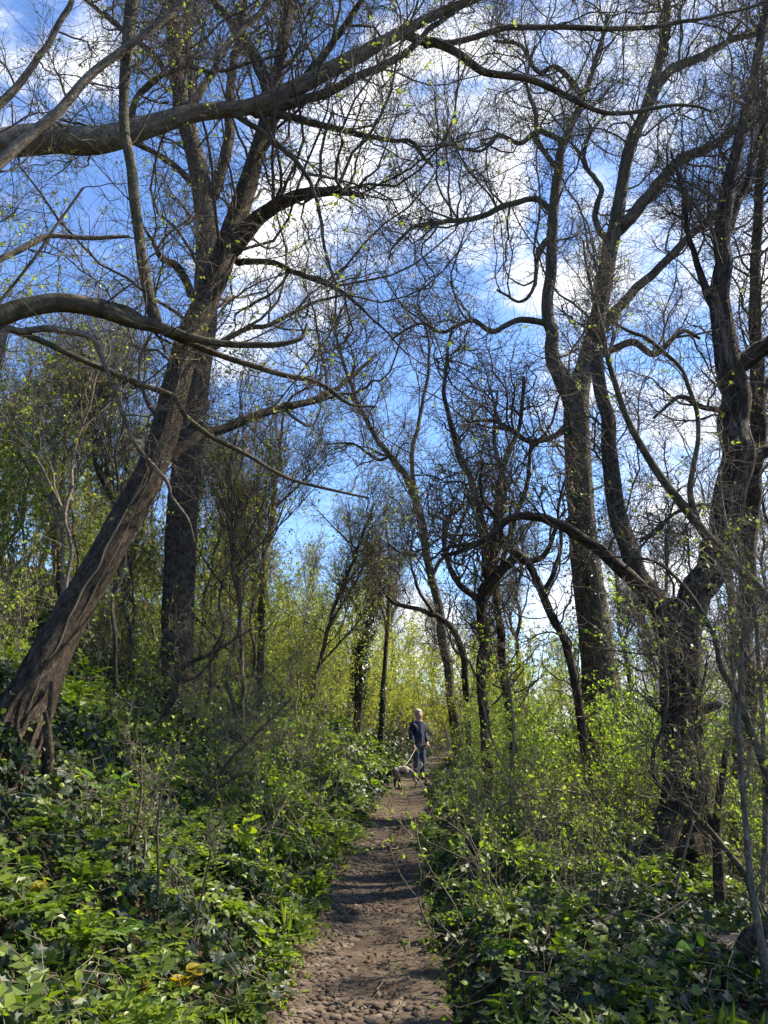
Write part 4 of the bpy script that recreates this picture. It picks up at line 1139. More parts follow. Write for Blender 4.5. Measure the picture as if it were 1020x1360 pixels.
for i, (x, y) in enumerate(spots(70, rt, .78)):
    d = x - edges(y)[1]
    s = float(U(.75, 1.15)) * (.55 if d < 1.3 else .74 if d < 2.2 else .85 if d < 3.2 else 1.0) * (.8 if y < 9.5 else 1)
    lab, g = (('spring green shrub of the thicket right of the path, nearer than the gnarled trees', 'near shrubs right of the path') if y < 13 else
              ('spring green shrub deep in the right thicket, beyond the gnarled trees', 'far shrubs right of the path'))
    put(SP[i % 3], x, y, lab, g, s)
LS = [shrub('hillside_shrub', 'x', 4.2, 7, (60, .5, 1.5), (330, .25, .7), 2300, .058, 'hill', .28, up=.8, r0=.016),
      shrub('hillside_shrub', 'x', 3.2, 9, (60, .5, 1.3), (330, .2, .6), 2300, .054, 'hill', .4, up=.7, r0=.013)]
def lt():
    y = 8.5 + 20 * U(0, 1) ** 1.1; l, r = edges(y); x = l - U(1.0, 13)
    if x < -.6 * y - 3: return None
    if l - x < 2.2 and y < 13: return None
    if 170 < 510 + 1021 * x / y < 310 and y < 11.5: return None
    for (a, c) in ((-3.3, 7.2), (-2.9, 10.8)):
        if y < c + 1.0 and abs(x - a * y / c) < .9: return None
    return (x, y)
for i, (x, y) in enumerate(spots(58, lt, .95)):
    lab, g = (('thin stemmed leafy shrub on the hillside left of the path, below its crest', 'lower hillside shrubs') if y < 17 else
              ('thin stemmed leafy shrub high on the far hillside left of the path', 'far hillside shrubs'))
    put(LS[i % 2], x, y, lab, g, float(U(.75, 1.2)) * (.7 if edges(y)[0] - x < 2.5 else 1))
HB = [shrub('hedge_bush', 'x', 3.6, 14, (120, .5, 1.3), (600, .2, .6), 5200, .06, 'spring_far', .5, up=.6),
      shrub('hedge_bush', 'x', 4.4, 12, (120, .5, 1.4), (600, .2, .7), 5000, .065, 'spring_far', .35, up=.7)]
for i, (x, y, s) in enumerate(((-.9, 24.5, .85), (-1.9, 22.8, .75), (-.1, 27.5, .95), (-2.6, 26, 1.1), (-1.3, 29, 1.2), (.6, 31, 1.1), (1.9, 33, 1.0), (3.2, 31, 1.0), (-3.6, 29.5, 1.2), (-.3, 34, 1.3), (1.2, 38, 1.3), (2.9, 37, 1.3), (-2.5, 35, 1.4), (4.6, 35, 1.2), (-5, 33, 1.3))):
    put(HB[i % 2], x, y, 'dense yellow green bush closing the view behind the walker', 'bushes behind the walker', s)
for i, (x, y, s) in enumerate(((2.3, 22.6, .75), (2.9, 24.4, .9), (3.3, 27, 1.0), (4.3, 25.5, 1.0), (4.9, 29, 1.1), (6.4, 27, 1.1))):
    put(HB[i % 2], x, y, 'dense bush at the bend of the path just right of the walker', 'bushes right of the walker', s)

# thin bare poles rising through the hillside
def pole(H, r0, mat):
    n = 16; t = np.linspace(0, 1, n)
    wv = np.cumsum(rng.normal(size=(n, 2)) * .07, 0)
    P = np.stack([wv[:, 0] + .6 * t ** 2 * U(-1, 1), wv[:, 1], t * H - .2], -1); R = r0 * (1 - .75 * t)
    lims = [(P, R, {})]
    for k in range(3):
        q = int(n * U(.3, .7)); d = norm(np.array([U(-.6, .6), U(-.6, .6), 1.0])); Lb = H * U(.25, .4)
        lims.append((P[q] + d * np.linspace(0, Lb, 10)[:, None] + np.cumsum(rng.normal(size=(10, 3)) * .03, 0) * np.linspace(0, 1, 10)[:, None], np.linspace(R[q] * .7, .005, 10), {}))
    return tree('pole_sapling', 'x', 'sapling', (0, 0, 0), lims, mat, twig='twig_light', A=(22, .4, 1.3), B=(120, .25, .8), C=(360, .12, .4), leaf=420, leafsize=.045, leafmat='hill', tr=(.008, .0045, .0028), upA=.7, S=8, tA=(.25, 1))
PO = [pole(5.5, .028, 'bark_pale'), pole(6.5, .034, 'bark_grey'), pole(4.6, .022, 'bark_pale')]
def lp_():
    y = 8.5 + 8 * U(0, 1); x = edges(y)[0] - U(1.6, 8)
    u = 510 + 1021 * x / y
    return (x, y) if -60 < u < 440 and not (170 < u < 310 and y < 11.5) else None
for i, (x, y) in enumerate(spots(30, lp_, .8)):
    put(PO[i % 3], x, y, 'thin bare pole of a sapling rising through the leafy hillside left of the path', 'pole saplings on the left hillside', float(U(.75, 1.15)), None, float(U(-.12, .12)))

# wiry brush on the near banks
BR = [shrub('wiry_shrub', 'x', 1.25, 8, (36, .25, .7), (110, .12, .4), 380, .036, 'spring', .7, up=.4, r0=.0055),
      shrub('wiry_shrub', 'x', 1.6, 6, (34, .3, .8), (110, .15, .45), 300, .04, 'hill', .5, up=.5, r0=.006)]
def lb():
    y = 5.2 + 9 * U(0, 1); l, r = edges(y); x = l - U(.5, 5); return (x, y) if x > -.55 * y - .5 and not (x < -2.0 and y < 7) and 510 + 1021 * (x + .5) / y < 500 and not (170 < 510 + 1021 * x / y < 310 and y < 11) else None
def rb():
    y = 5.6 + 6 * U(0, 1); l, r = edges(y); x = r + U(.45, 4.2)
    u = 510 + 1021 * x / (y * .97)
    return (x, y) if 635 < u < 1080 and not (775 < u < 1000 and y < y5) else None
for i, (x, y) in enumerate(spots(40, lb, .55)):
    put(BR[i % 2], x, y, 'thin wiry shrub with few leaves standing in the ivy of the left bank', 'wiry shrubs on the left bank', float(U(.6, 1.1)))
for i, (x, y) in enumerate(spots(34, rb, .5)):
    put(BR[(i + 1) % 2], x, y, 'thin wiry shrub with few leaves standing in the ivy right of the path', 'wiry shrubs right of the path', float(U(.6, 1.1)))

# ------------------------------------------------------------------ bare trees further back
def wood_tree(name, H, r0, nl, A, B, C, leaf, ls, tw, spread=.5):
    n = 20; t = np.linspace(0, 1, n)
    wv = np.cumsum(rng.normal(size=(n, 2)) * .05 * H / n * 3, 0)
    P = np.stack([wv[:, 0], wv[:, 1], t * H - .3], -1); R = r0 * (1 - .9 * t ** .8) + .006
    lims = [(P, R, {})]
    for k in range(nl):
        q = int(n * U(.25, .85)); a = U(0, 2 * PI); Ln = H * U(.22, .42) * (1.2 - q / n)
        d = np.array([math.cos(a) * spread * 1.6, math.sin(a) * spread * 1.6, U(.5, 1.1)]); d /= np.linalg.norm(d)
        Q = [P[q]]
        for j in range(9):
            d = d + .17 * rng.normal(size=3) + np.array([0, 0, .08]); d /= np.linalg.norm(d); Q.append(Q[-1] + d * Ln / 9)
        lims.append((np.array(Q), np.linspace(R[q] * .6, .012, 10), {}))
    return tree(name, 'x', 'tree', (0, 0, 0), lims, 'bark_grey', twig=tw, A=A, B=B, C=C, leaf=leaf, leafsize=ls, tr=(.02, .009, .0055), upA=.35, S=9, tA=(.2, 1))
WT = [wood_tree('bare_tree', 10, .16, 9, (90, .8, 2.4), (800, .4, 1.2), (3000, .2, .65), 900, .055, 'twig'),
      wood_tree('bare_tree', 12, .2, 10, (100, .9, 2.8), (900, .45, 1.4), (3200, .2, .7), 700, .055, 'twig'),
      wood_tree('bare_tree', 8, .10, 8, (80, .7, 2.0), (700, .35, 1.0), (2600, .2, .55), 1300, .055, 'twig_light', .35)]
def bl():
    y = U(22, 48); x = -U(3.5, .62 * y + 3); return (x, y)
def br():
    y = U(19, 50); x = U(4.5, .62 * y + 3); return None if (19 < y < 37 and x < 11) else (x, y)
for i, (x, y) in enumerate(spots(14, bl, 2.9)):
    put(WT[i % 3], x, y, 'bare twiggy tree of the wood on the far hillside left of the path', 'far trees left of the path', float(U(.7, 1.15)) * (.8 if y < 24 else 1))
for i, (x, y) in enumerate(spots(21, br, 2.7)):
    put(WT[(i + 1) % 3], x, y, 'bare twiggy tree of the wood far back right of the path', 'far trees right of the path', float(U(.75, 1.2)))
for i, (x, y) in enumerate(((.4, 41), (-1.8, 44), (2.8, 46), (5.4, 42), (.8, 52), (-4.5, 50))):
    put(WT[i % 3], x, y, 'bare twiggy tree rising behind the bushes beyond the walker', 'far trees behind the walker', float(U(.7, .95)))

for x, y, s, k in ((6.6, 2.6, .8, 1), (9.6, 1.6, 1.0, 0), (10.5, 7.6, 1.0, 1), (7.4, 6.2, .9, 0)):  # trees and shrubs out of view, added to dapple the foreground with shade
    put(WT[k], x, y, 'bare twiggy tree just outside the picture on the right, shading the ivy', 'trees beside the right edge', s)
for x, y, s in ((5.2, 2.8, .8), (6.6, 6.4, .9), (5.0, .8, .8), (5.9, 4.4, .9)):
    put(SP[0], x, y, 'leafy shrub out of view on the right, shading the ivy', 'shrubs beside the right edge', s)

# ------------------------------------------------------------------ single plants
def leafy_plant(label, u, v, mat, n, size, h=.25, tpl=BROAD, spread=.10, cat='plant', lance=1., up=.6, name='leafy_plant'):
    p = hit(u, v); p[2] = float(ground_z(p[0], p[1])); hh = h + float(hgt(p[0], p[1])) * .6
    root = thing(name, label, cat, p)
    k = max(3, n // 4)
    a = U(0, 2 * PI, k); t = np.linspace(0, 1, 6)
    tip = np.stack([np.cos(a) * spread * U(.3, 1.2, k), np.sin(a) * spread * U(.3, 1.2, k), hh * U(.7, 1.1, k)], -1)
    P = p + tip[:, None] * t[None, :, None] ** np.array([1.4, 1.4, .8]) - [0, 0, .03]
    obj('stalk', [tubes(P, np.full((k, 6), .0028), 4)], M['stalk'], root)
    i = rng.integers(0, k, n); j = rng.integers(3, 6, n)
    pos = P[i, j]; b = U(0, 2 * PI, n)
    ax = np.stack([np.cos(b), np.sin(b), U(-.2, up, n)], -1)
    obj('foliage', [leaves(pos, ax, np.array([0, -.25, 1.]) + .45 * rng.normal(size=(n, 3)), U(.7, 1.2, n) * size, U(0, 1, n), tpl, 0, lance)], M[mat], root)
    return root
for a in (('lemon green plant standing tall in the ivy, midway between the path and the left edge', 318, 1180, 'lemon', 22, .085, .30), ('single bright lemon leaf cluster low in the ivy beneath the leaning brown shoot', 113, 1205, 'lemon', 6, .11, .12),
          ('lemon green sprig at the bottom left corner', 38, 1335, 'lemon', 9, .04, .10), ('mustard yellow leaves at the left edge of the ivy bank', 24, 1250, 'mustard', 9, .085, .14),
          ('mustard yellow leaves at the foot of the left bank, left of a like clump', 186, 1335, 'mustard', 10, .08, .12), ('mustard yellow leaf clump at the foot of the left bank, nearest the path', 232, 1340, 'mustard', 14, .08, .12),
          ('pale lance leaved plant below the bare roots of the leaning tree', 140, 1125, 'frond', 26, .15, .22, BROAD, .14, 'plant', .45), ('small lemon sprig among the ivy right of the upright dark shoot', 200, 1210, 'lemon', 7, .06, .14),
          ('broad leaved dock on the left verge halfway down the path', 362, 1165, 'frond', 14, .15, .2), ('yellow green bushy plant rising from the dark ivy mound right of the path', 700, 1200, 'lemon', 40, .07, .36, BROAD, .14),
          ('lemon leaves tucked under the yellow green bushy plant', 722, 1228, 'lemon', 12, .07, .16), ('bright green plant at the lower right below the tree stump', 905, 1340, 'frond', 14, .10, .2),
          ('yellow leaved sprig at the bottom edge right of the dark ivy', 890, 1350, 'lemon', 9, .07, .12),
          ('lemon sprig at the edge of the left verge where the cobbles begin', 385, 1250, 'lemon', 16, .055, .16)):
    leafy_plant(*a)
def fern(label, u, v, n, L, mat='frond', dirx=1.):
    p = hit(u, v); p[2] = float(ground_z(p[0], p[1])) + float(hgt(p[0], p[1])) * .6
    root = thing('fern', label, 'fern', p)
    for k in range(n):
        a = (k / max(n - 1, 1) - .5) * 1.6 + (0 if dirx > 0 else PI)
        t = np.linspace(0, 1, 16)
        P = p + np.stack([np.cos(a) * L * t, np.sin(a) * L * t - .1 * L * t, L * (.75 * t - .55 * t * t)], -1)
        tan = norm(np.gradient(P, axis=0)); sd = norm(np.cross(tan, [0, 0, 1.])); nm = np.cross(sd, tan)
        sz = L * .34 * np.sin(np.clip(t * 1.02 + .12, 0, 1) * PI) ** .8 + .01
        ch = [tubes(P[None], np.linspace(.002, .0008, 16)[None], 3, [.4])]
        for sg in (-1, 1):
            ch.append(leaves(P[2:], sg * sd[2:] + .35 * tan[2:], nm[2:] + .1 * rng.normal(size=(14, 3)), sz[2:], U(.3, 1, 14), LEAF, 0, .5))
        obj('frond', ch, M[mat], root)
fern('bright lemon fern frond at the right edge of the path against dark ivy', 590, 1195, 3, .26, 'lemon')
fern('small lemon fern nearest the path on its right verge', 574, 1172, 2, .2, 'lemon')
fern('green fern in shade at the lower right of the path', 640, 1300, 5, .34)
fern('pale fern leaning out of the ivy in the left foreground', 140, 1275, 5, .2)
fern('dark green fern on the bank left of the leaning stem', 172, 1035, 5, .34)
fern('bright fern on the left bank above the broad leaved dock', 315, 1080, 6, .3)
for lab, u, v in (('bluebell below the dark leaning stem, highest on the left bank', 340, 1082), ('bluebell beside the pale lance leaved plant', 203, 1085), ('bluebell below the bare roots, leftmost of the four', 112, 1140), ('bluebell low in the ivy beside the upright dark shoot', 229, 1200)):
    p = hit(u, v); g = float(ground_z(p[0], p[1]))
    p = p - norm(p - CAM) * .25; root = thing('bluebell', lab, 'flower', (p[0], p[1], g))
    t = np.linspace(0, 1, 8); q = np.array([p[0], p[1], g])
    top = p[2] + .08 - g
    P = q + np.stack([.03 * t ** 3, -.02 * t ** 2, top * (t - .06 * t ** 4)], -1)
    obj('stalk', [tubes(P[None], np.full((1, 8), .002), 4)], M['stalk'], root)
    a = np.linspace(0, 5, 6)
    c = P[-1] + np.stack([.012 * np.cos(a), .012 * np.sin(a), -.012 * np.arange(6)], -1)
    prof = np.array([[0, 0, 0], [0, 0, -.008], [0, 0, -.018], [0, 0, -.024]])
    obj('flower', [tubes(c[:, None] + prof[None], np.tile([.002, .0055, .0055, .008], (6, 1)), 7)], M['violet'], root)

# ------------------------------------------------------------------ canes, sticks, stump
def cane(name, label, cat, pts, Y0=None, Y1=None, mat='twig_light', side=6):
    h0 = hit(pts[0][0], pts[0][1])[1] - .15 if Y0 is None else Y0
    P, R = trace(pts, h0, h0 + .1 if Y1 is None else Y1, 26, .01)
    root = thing(name, label, cat, P[0])
    obj('stem', stem_chunk(P, R, 7, .02, .06), M[mat], root)
    if side:
        PA, RA = grow(P[None], R[None], side, (.12, .4), 6, (30, 70), .15, .25, .6, .003, .0014, (.2, 1))
        for q in range(len(PA)):
            obj('side_shoot', [tubes(PA[q:q + 1], RA[q:q + 1], 4)], M[mat], root)
    return root
for lab, pts in (('pale bare cane sloping down to the right over the ivy mound', [(640, 1208, 2), (680, 1222, 3.5), (735, 1250, 4), (785, 1285, 3.5), (815, 1310, 3)]),
                 ('pale cane arching above the ivy to the foot of the split tree', [(728, 1185, 3), (760, 1192, 3.5), (795, 1190, 3.5), (840, 1178, 3), (870, 1160, 2)]),
                 ('pale looping cane before the roots of the split tree', [(820, 1175, 2.5), (845, 1142, 3.5), (872, 1142, 3.5), (895, 1165, 3.5), (903, 1195, 3)]),
                 ('upright pale cane beside the split trunk, forked at its tip', [(893, 1215, 4), (900, 1170, 4), (912, 1120, 3.5), (920, 1090, 3), (917, 1065, 2)]),
                 ('long cane running along the right bank in front of the stump', [(780, 1260, 3), (830, 1240, 4), (880, 1215, 4), (920, 1190, 3)]),
                 ('grey cane lying level above the glossy ivy at the right', [(770, 1290, 3), (840, 1275, 4), (900, 1262, 4), (960, 1258, 3)]),
                 ('thin cane bowing out over the right edge of the path', [(575, 1240, 2.5), (560, 1210, 2.5), (556, 1180, 2.2), (568, 1165, 2), (580, 1172, 1.5)]),
                 ('thin cane sloping down into the dark ivy right of the path', [(648, 1245, 2.5), (690, 1255, 3), (750, 1268, 3), (770, 1265, 2)]),
                 ('cane rising steeply from the right verge with small buds', [(660, 1130, 3), (640, 1090, 3), (622, 1040, 3), (600, 1000, 2), (590, 960, 1.5)]),
                 ('cane leaning left over the right verge in front of the thicket', [(715, 1120, 3.5), (700, 1080, 3.5), (678, 1035, 3), (655, 985, 2.5), (640, 930, 2)]),
                 ('grey upright cane in front of the right thicket', [(684, 1145, 4), (682, 1100, 4), (678, 1040, 3.5), (682, 980, 3), (676, 900, 2)]),
                 ('cane curving right across the front of the thicket', [(620, 1120, 3), (660, 1075, 3.5), (720, 1050, 3.5), (790, 1060, 3), (840, 1085, 2)])):
    cane('bare_cane', lab, 'cane', pts)
for lab, pts, r in (('pale fallen branch below the roots of the leaning tree', [(65, 998, 7), (85, 1012, 7), (102, 1032, 6), (115, 1052, 6), (130, 1068, 4)], 4),
                    ('pale broken branch sticking out right of the leaning trunk', [(82, 896, 4), (105, 898, 4), (125, 906, 3.5), (148, 918, 3)], 3),
                    ('short bent dead stick in the ivy under the fallen branch', [(68, 1098, 5), (80, 1108, 5), (92, 1112, 4), (95, 1085, 3)], 2)):
    h0 = hit(pts[1][0], pts[1][1] + 12)[1] - .12
    cane('fallen_branch', lab, 'branch', pts, h0, h0 - .05, 'bark_pale', r)
for lab, (x0, y0_), (x1, y1_), rr in (('bent stick lying across the bare earth of the path', (560, 1264), (590, 1250), .008), ('short stick on the path pointing away', (534, 1246), (546, 1262), .007), ('forked stick in the middle of the cobbles', (452, 1222), (472, 1206), .008),
                                      ('dark stick at the left edge of the cobbles', (368, 1320), (395, 1312), .008), ('thin stick near the bottom of the path', (500, 1318), (512, 1300), .006)):
    A_, B_ = flat(x0, y0_), flat(x1, y1_); A_[2] = float(ground_z(A_[0], A_[1])) + .035; B_[2] = float(ground_z(B_[0], B_[1])) + .045
    t = np.linspace(0, 1, 10)[:, None]
    P = A_ + (B_ - A_) * t + np.array([.02, .01, .012]) * np.sin(t * PI * 1.3); R = np.linspace(rr, rr * .5, 10)
    root = thing('stick', lab, 'stick', A_)
    obj('stem', stem_chunk(P, R, 7, .03, .1), M['bark_pale'], root)
    PA, RA = grow(P[None], R[None], 1, (.08, .14), 5, (30, 50), .02, .15, .6, .004, .002, (.4, .7))
    obj('side_shoot', [tubes(PA, RA, 5)], M['bark_pale'], root)
for lab, u, v, s in (('largest pale loose stone near the bottom of the path', 527, 1332, .062), ('flat pale stone right of the largest loose stone', 545, 1336, .04), ('grey stone lying alone on the bare right side of the path', 553, 1292, .042), ('rounded stone at the bottom middle of the path', 498, 1352, .06), ('stone half sunk at the bottom right of the path', 556, 1346, .045), ('rounded pale stone where the cobbles are sunlit', 432, 1250, .045)):
    p = flat(u, v); p[2] = float(ground_z(p[0], p[1])) + .003
    V = IV * (1 + .34 * (fbm(IV * 1.2 + U(0, 90), 2) - .5)[:, None]) * (1 + .25 * (fbm(IV * 2.8 + U(0, 90), 1) - .5)[:, None]) * np.array([1.15, .85, .45]) * s
    o = bpy.data.objects.new('stone', mesh('stone', [(V, IF, 0, {}, True)], [M['stone']])); COL.objects.link(o); o.location = p; o.rotation_euler = (0, 0, float(U(0, 6)))
    tag(o, lab, 'stone')
# stump
pS = hit(985, 1300); yS = pS[1]
print('stump', pS)
root = thing('tree_stump', 'old broken tree stump with pale bare wood at the right edge', 'stump', pS)
P, R = trace([(1075, 1345, 96), (1040, 1310, 88), (1005, 1286, 72), (970, 1274, 58), (946, 1268, 40)], yS - .05, yS - .2, 14, .004)
obj('trunk', stem_chunk(P, R, 22, .09, .16), M['bark_pale'], root)
for pts in (((985, 1262, 22), (1000, 1240, 24), (1020, 1235, 22), (1045, 1250, 18)), ((1000, 1275, 15), (985, 1262, 14), (978, 1285, 13), (976, 1312, 12), (982, 1340, 10)), ((1010, 1290, 12), (1000, 1320, 12), (1006, 1350, 10), (1012, 1375, 8)), ((965, 1262, 12), (945, 1255, 8), (925, 1257, 6), (905, 1266, 4))):
    vine(root, pts, yS - .38, yS - .45, 'bark', 'root')

# ------------------------------------------------------------------ the walker, the dog and the lead
def skin(name, verts, edges_, mat, parent, sub=2, root_i=0):
    me = bpy.data.meshes.new(name)
    me.from_pydata([v[:3] for v in verts], edges_, []); me.update()
    o = bpy.data.objects.new(name, me); COL.objects.link(o); o.parent = parent
    me.materials.append(mat)
    sm_ = o.modifiers.new('Skin', 'SKIN'); sm_.use_smooth_shade = True
    for i, v in enumerate(verts):
        s = me.skin_vertices[0].data[i]
        rx, ry = (v[3], v[4]) if len(v) > 4 else (v[3], v[3])
        s.radius = (rx, ry); s.use_root = (i == root_i)
    ss = o.modifiers.new('Subdivision', 'SUBSURF'); ss.levels = sub; ss.render_levels = sub
    return o
def blob(name, c, r, mat, parent, rot=(0, 0, 0)):
    V = IV * np.array(r)
    o = bpy.data.objects.new(name, mesh(name, [(V, IF, 0, {}, True)], [mat])); COL.objects.link(o); o.parent = parent; o.location = c; o.rotation_euler = rot
    return o
M['skin'] = plain('skin', (.52, .31, .22), .55, .08)
M['navy'] = plain('navy cloth', (.018, .026, .055), .8, .2, 20)
M['denim'] = plain('dark denim', (.06, .08, .12), .85, .25, 40)
M['shoe'] = plain('walking shoe', (.05, .04, .035), .7, .2)
M['sole'] = plain('shoe sole', (.35, .32, .28), .7, .1)
M['hair'] = plain('fair grey hair', (.43, .37, .29), .75, .2, 60)
M['dark'] = plain('dark pupil', (.02, .015, .012), .3, .1)
M['lead'] = plain('pale rope', (.55, .50, .40), .7, .1)
M['grey_lining'] = plain('grey collar', (.20, .22, .26), .8, .15)
pw = flat(558, 1029)
yw = 20.6
pw = at(556.5, 1000, yw); pw[2] = float(ground_z(pw[0], pw[1])) + .01
W = thing('person', 'person in a navy jacket and dark trousers standing on the path, holding a dog lead', 'person', pw)
W.rotation_euler = (0, 0, math.radians(38))
# facing local -Y
bv = [(0, .01, .93, .10, .08), (0, .0, 1.12, .10, .08), (0, .01, 1.30, .11, .08), (0, .015, 1.42, .075, .065), (0, .005, 1.50, .052, .055), (0, -.012, 1.575, .078, .09), (0, -.005, 1.645, .088, .10), (0, .005, 1.71, .06, .07),
      (-.165, .02, 1.40, .062), (-.225, .03, 1.14, .046), (-.245, -.09, .86, .03), (-.245, -.115, .80, .030, .018),
      (.165, .02, 1.40, .062), (.235, .06, 1.14, .046), (.205, -.08, .95, .03), (.19, -.13, .90, .030, .018),
      (-.085, .0, .86, .095), (-.095, -.01, .49, .062), (-.10, .02, .10, .042), (-.105, -.05, .06, .02, .02),
      (.085, .0, .86, .095), (.10, -.02, .49, .062), (.12, .03, .10, .042), (.14, -.04, .06, .02, .02)]
be = [(0, 1), (1, 2), (2, 3), (3, 4), (4, 5), (5, 6), (6, 7), (3, 8), (8, 9), (9, 10), (10, 11), (3, 12), (12, 13), (13, 14), (14, 15), (0, 16), (16, 17), (17, 18), (18, 19), (0, 20), (20, 21), (21, 22), (22, 23)]
bv.append((0, -.098, 1.585, .012)); be.append((5, 24))                       # nose
for hi, sgn in ((11, -1), (15, 1)):
    h = np.array(bv[hi][:3])
    for q, (dx, ln) in enumerate(((-.024, .065), (-.008, .078), (.008, .074), (.024, .058))):
        i = len(bv)
        bv.append((h[0] + dx, h[1] - .022, h[2] - .03, .010)); bv.append((h[0] + dx * 1.05, h[1] - .035, h[2] - .03 - ln * .5, .009)); bv.append((h[0] + dx, h[1] - .015, h[2] - .03 - ln * .85, .007))
        be += [(hi, i), (i, i + 1), (i + 1, i + 2)]
    i = len(bv)
    bv.append((h[0] - sgn * .036, h[1] - .01, h[2] + .0, .010)); bv.append((h[0] - sgn * .042, h[1] - .03, h[2] - .035, .008)); be += [(hi, i), (i, i + 1)]
skin('body', bv, be, M['skin'], W)
jv = [(0, .01, .76, .175, .135), (0, .0, .94, .18, .14), (0, -.005, 1.14, .165, .125), (0, .01, 1.30, .17, .12), (0, .015, 1.40, .13, .095), (0, .012, 1.47, .072, .07),
      (-.185, .02, 1.37, .085), (-.24, .035, 1.14, .068), (-.25, -.085, .865, .052), (.185, .02, 1.37, .085), (.25, .065, 1.14, .068), (.205, -.11, .92, .052)]
je = [(0, 1), (1, 2), (2, 3), (3, 4), (4, 5), (4, 6), (6, 7), (7, 8), (4, 9), (9, 10), (10, 11)]
jk = skin('jacket', jv, je, M['navy'], W, 2, 3)
obj_z = thing  # (kept simple: the zip and collar are small meshes of their own)
z = np.stack([np.zeros(8), -.128 + .004 * np.linspace(0, 1, 8), np.linspace(.9, 1.42, 8)], -1); z[-1, 1] = -.085; z[-2, 1] = -.112
zo = bpy.data.objects.new('zip', mesh('zip', [tubes(z[None], np.full((1, 8), .007), 5)], [M['grey_lining']])); COL.objects.link(zo); zo.parent = jk
tv = [(0, .01, 1.0, .15, .115), (-.085, .005, .80, .105), (-.097, -.01, .49, .082), (-.102, .02, .12, .066), (-.102, .015, .085, .068), (.085, .005, .80, .105), (.102, -.02, .49, .082), (.12, .03, .12, .066), (.12, .025, .085, .068)]
skin('trousers', tv, [(0, 1), (1, 2), (2, 3), (3, 4), (0, 5), (5, 6), (6, 7), (7, 8)], M['denim'], W)
for x, y in ((-.102, .0), (.13, .01)):
    sh = skin('shoe', [(x, y + .05, .05, .045, .045), (x * 1.03, y - .05, .045, .048, .038), (x * 1.08, y - .15, .035, .042, .028)], [(0, 1), (1, 2)], M['shoe'], W)
    bo = blob('sole', (x * 1.03, y - .05, .014), (.048, .145, .014), M['sole'], sh)
n = 260
th = np.arccos(U(-.25, 1, n)); ph = U(0, 2 * PI, n)
hd = np.stack([np.sin(th) * np.cos(ph), np.sin(th) * np.sin(ph), np.cos(th)], -1)
hd = hd[(hd[:, 1] > -.35) | (hd[:, 2] > .55)]
hp = hd * np.array([.088, .10, .085]) + np.array([0, .012, 1.66])
ho = bpy.data.objects.new('hair', mesh('hair', [leaves(hp, np.cross(hd, [.3, .2, 1.]) + [0, 0, -.6], hd, np.full(len(hp), .06), U(0, 1, len(hp)), BROAD), (IV * np.array([.100, .112, .088]) + np.array([0, .024, 1.682]), IF, 0, {}, True)], [M['hair']])); COL.objects.link(ho); ho.parent = W
for s in (-1, 1):
    blob('eye', (s * .029, -.083, 1.612), (.010, .006, .006), M['dark'], W)
    blob('ear', (s * .076, .005, 1.60), (.010, .022, .032), M['skin'], W)
blob('mouth', (0, -.086, 1.545), (.024, .005, .005), plain('lip', (.34, .14, .11), .6, .1), W)

# dog
m, nt, out = new_mat('dog coat')
tcx = nd(nt, 'ShaderNodeTexCoord')
sx = nd(nt, 'ShaderNodeSeparateXYZ'); nt.links.new(tcx.outputs['Object'], sx.inputs[0])
nzd = nd(nt, 'ShaderNodeTexNoise'); nzd.inputs['Scale'].default_value = 26; nzd.inputs['Detail'].default_value = 5; nt.links.new(tcx.outputs['Object'], nzd.inputs['Vector'])
base = ramp(nt, [(.35, (.15, .13, .105)), (.5, (.30, .265, .22)), (.68, (.50, .45, .385))], nzd.outputs['Fac']).outputs[0]
def blend(mask, col, b_):
    mx = nd(nt, 'ShaderNodeMix', data_type='RGBA'); nt.links.new(mask, mx.inputs[0]); nt.links.new(b_, mx.inputs[6]); mx.inputs[7].default_value = (*col, 1); return mx.outputs[2]
def ball(c, r):
    v_ = nd(nt, 'ShaderNodeVectorMath', operation='DISTANCE'); nt.links.new(tcx.outputs['Object'], v_.inputs[0]); v_.inputs[1].default_value = c
    mr_ = nd(nt, 'ShaderNodeMapRange'); mr_.inputs['From Min'].default_value = r; mr_.inputs['From Max'].default_value = r * .85; nt.links.new(v_.outputs['Value'], mr_.inputs[0]); return mr_.outputs[0]
for c, r in (((-.42, 0, .33), .17), ((-.10, -.10, .40), .10), ((-.05, .10, .42), .09), ((-.2, -.08, .10), .13), ((-.2, .08, .10), .13)):
    base = blend(ball(c, r), (.035, .02, .013), base)
pb = nd(nt, 'ShaderNodeBsdfPrincipled'); pb.inputs['Roughness'].default_value = .8; nt.links.new(base, pb.inputs['Base Color'])
bpd = nd(nt, 'ShaderNodeBump'); bpd.inputs['Strength'].default_value = .6; bpd.inputs['Distance'].default_value = .02; nt.links.new(nzd.outputs['Fac'], bpd.inputs['Height']); nt.links.new(bpd.outputs[0], pb.inputs['Normal'])
nt.links.new(pb.outputs[0], out.inputs[0]); M['coat'] = m
M['liver'] = plain('liver fur', (.04, .024, .016), .8, .3)
M['cream'] = plain('cream fur', (.55, .47, .37), .85, .15, 50)
pd = at(539, 1000, 18.3); pd[2] = float(ground_z(pd[0], pd[1])) + .01
D = thing('dog', 'grey and brown long-tailed dog with a dark head, sniffing ahead on the path', 'dog', pd)
D.rotation_euler = (0, 0, math.radians(14))
dv = [(.17, 0, .385, .085, .10), (.05, 0, .375, .085, .10), (-.08, 0, .365, .10, .12), (-.20, 0, .375, .095, .11), (-.28, 0, .385, .068, .075), (-.345, 0, .36, .058, .062), (-.40, 0, .325, .048, .045), (-.455, 0, .285, .032, .030), (-.475, 0, .268, .024, .022)]
de = [(i, i + 1) for i in range(8)]
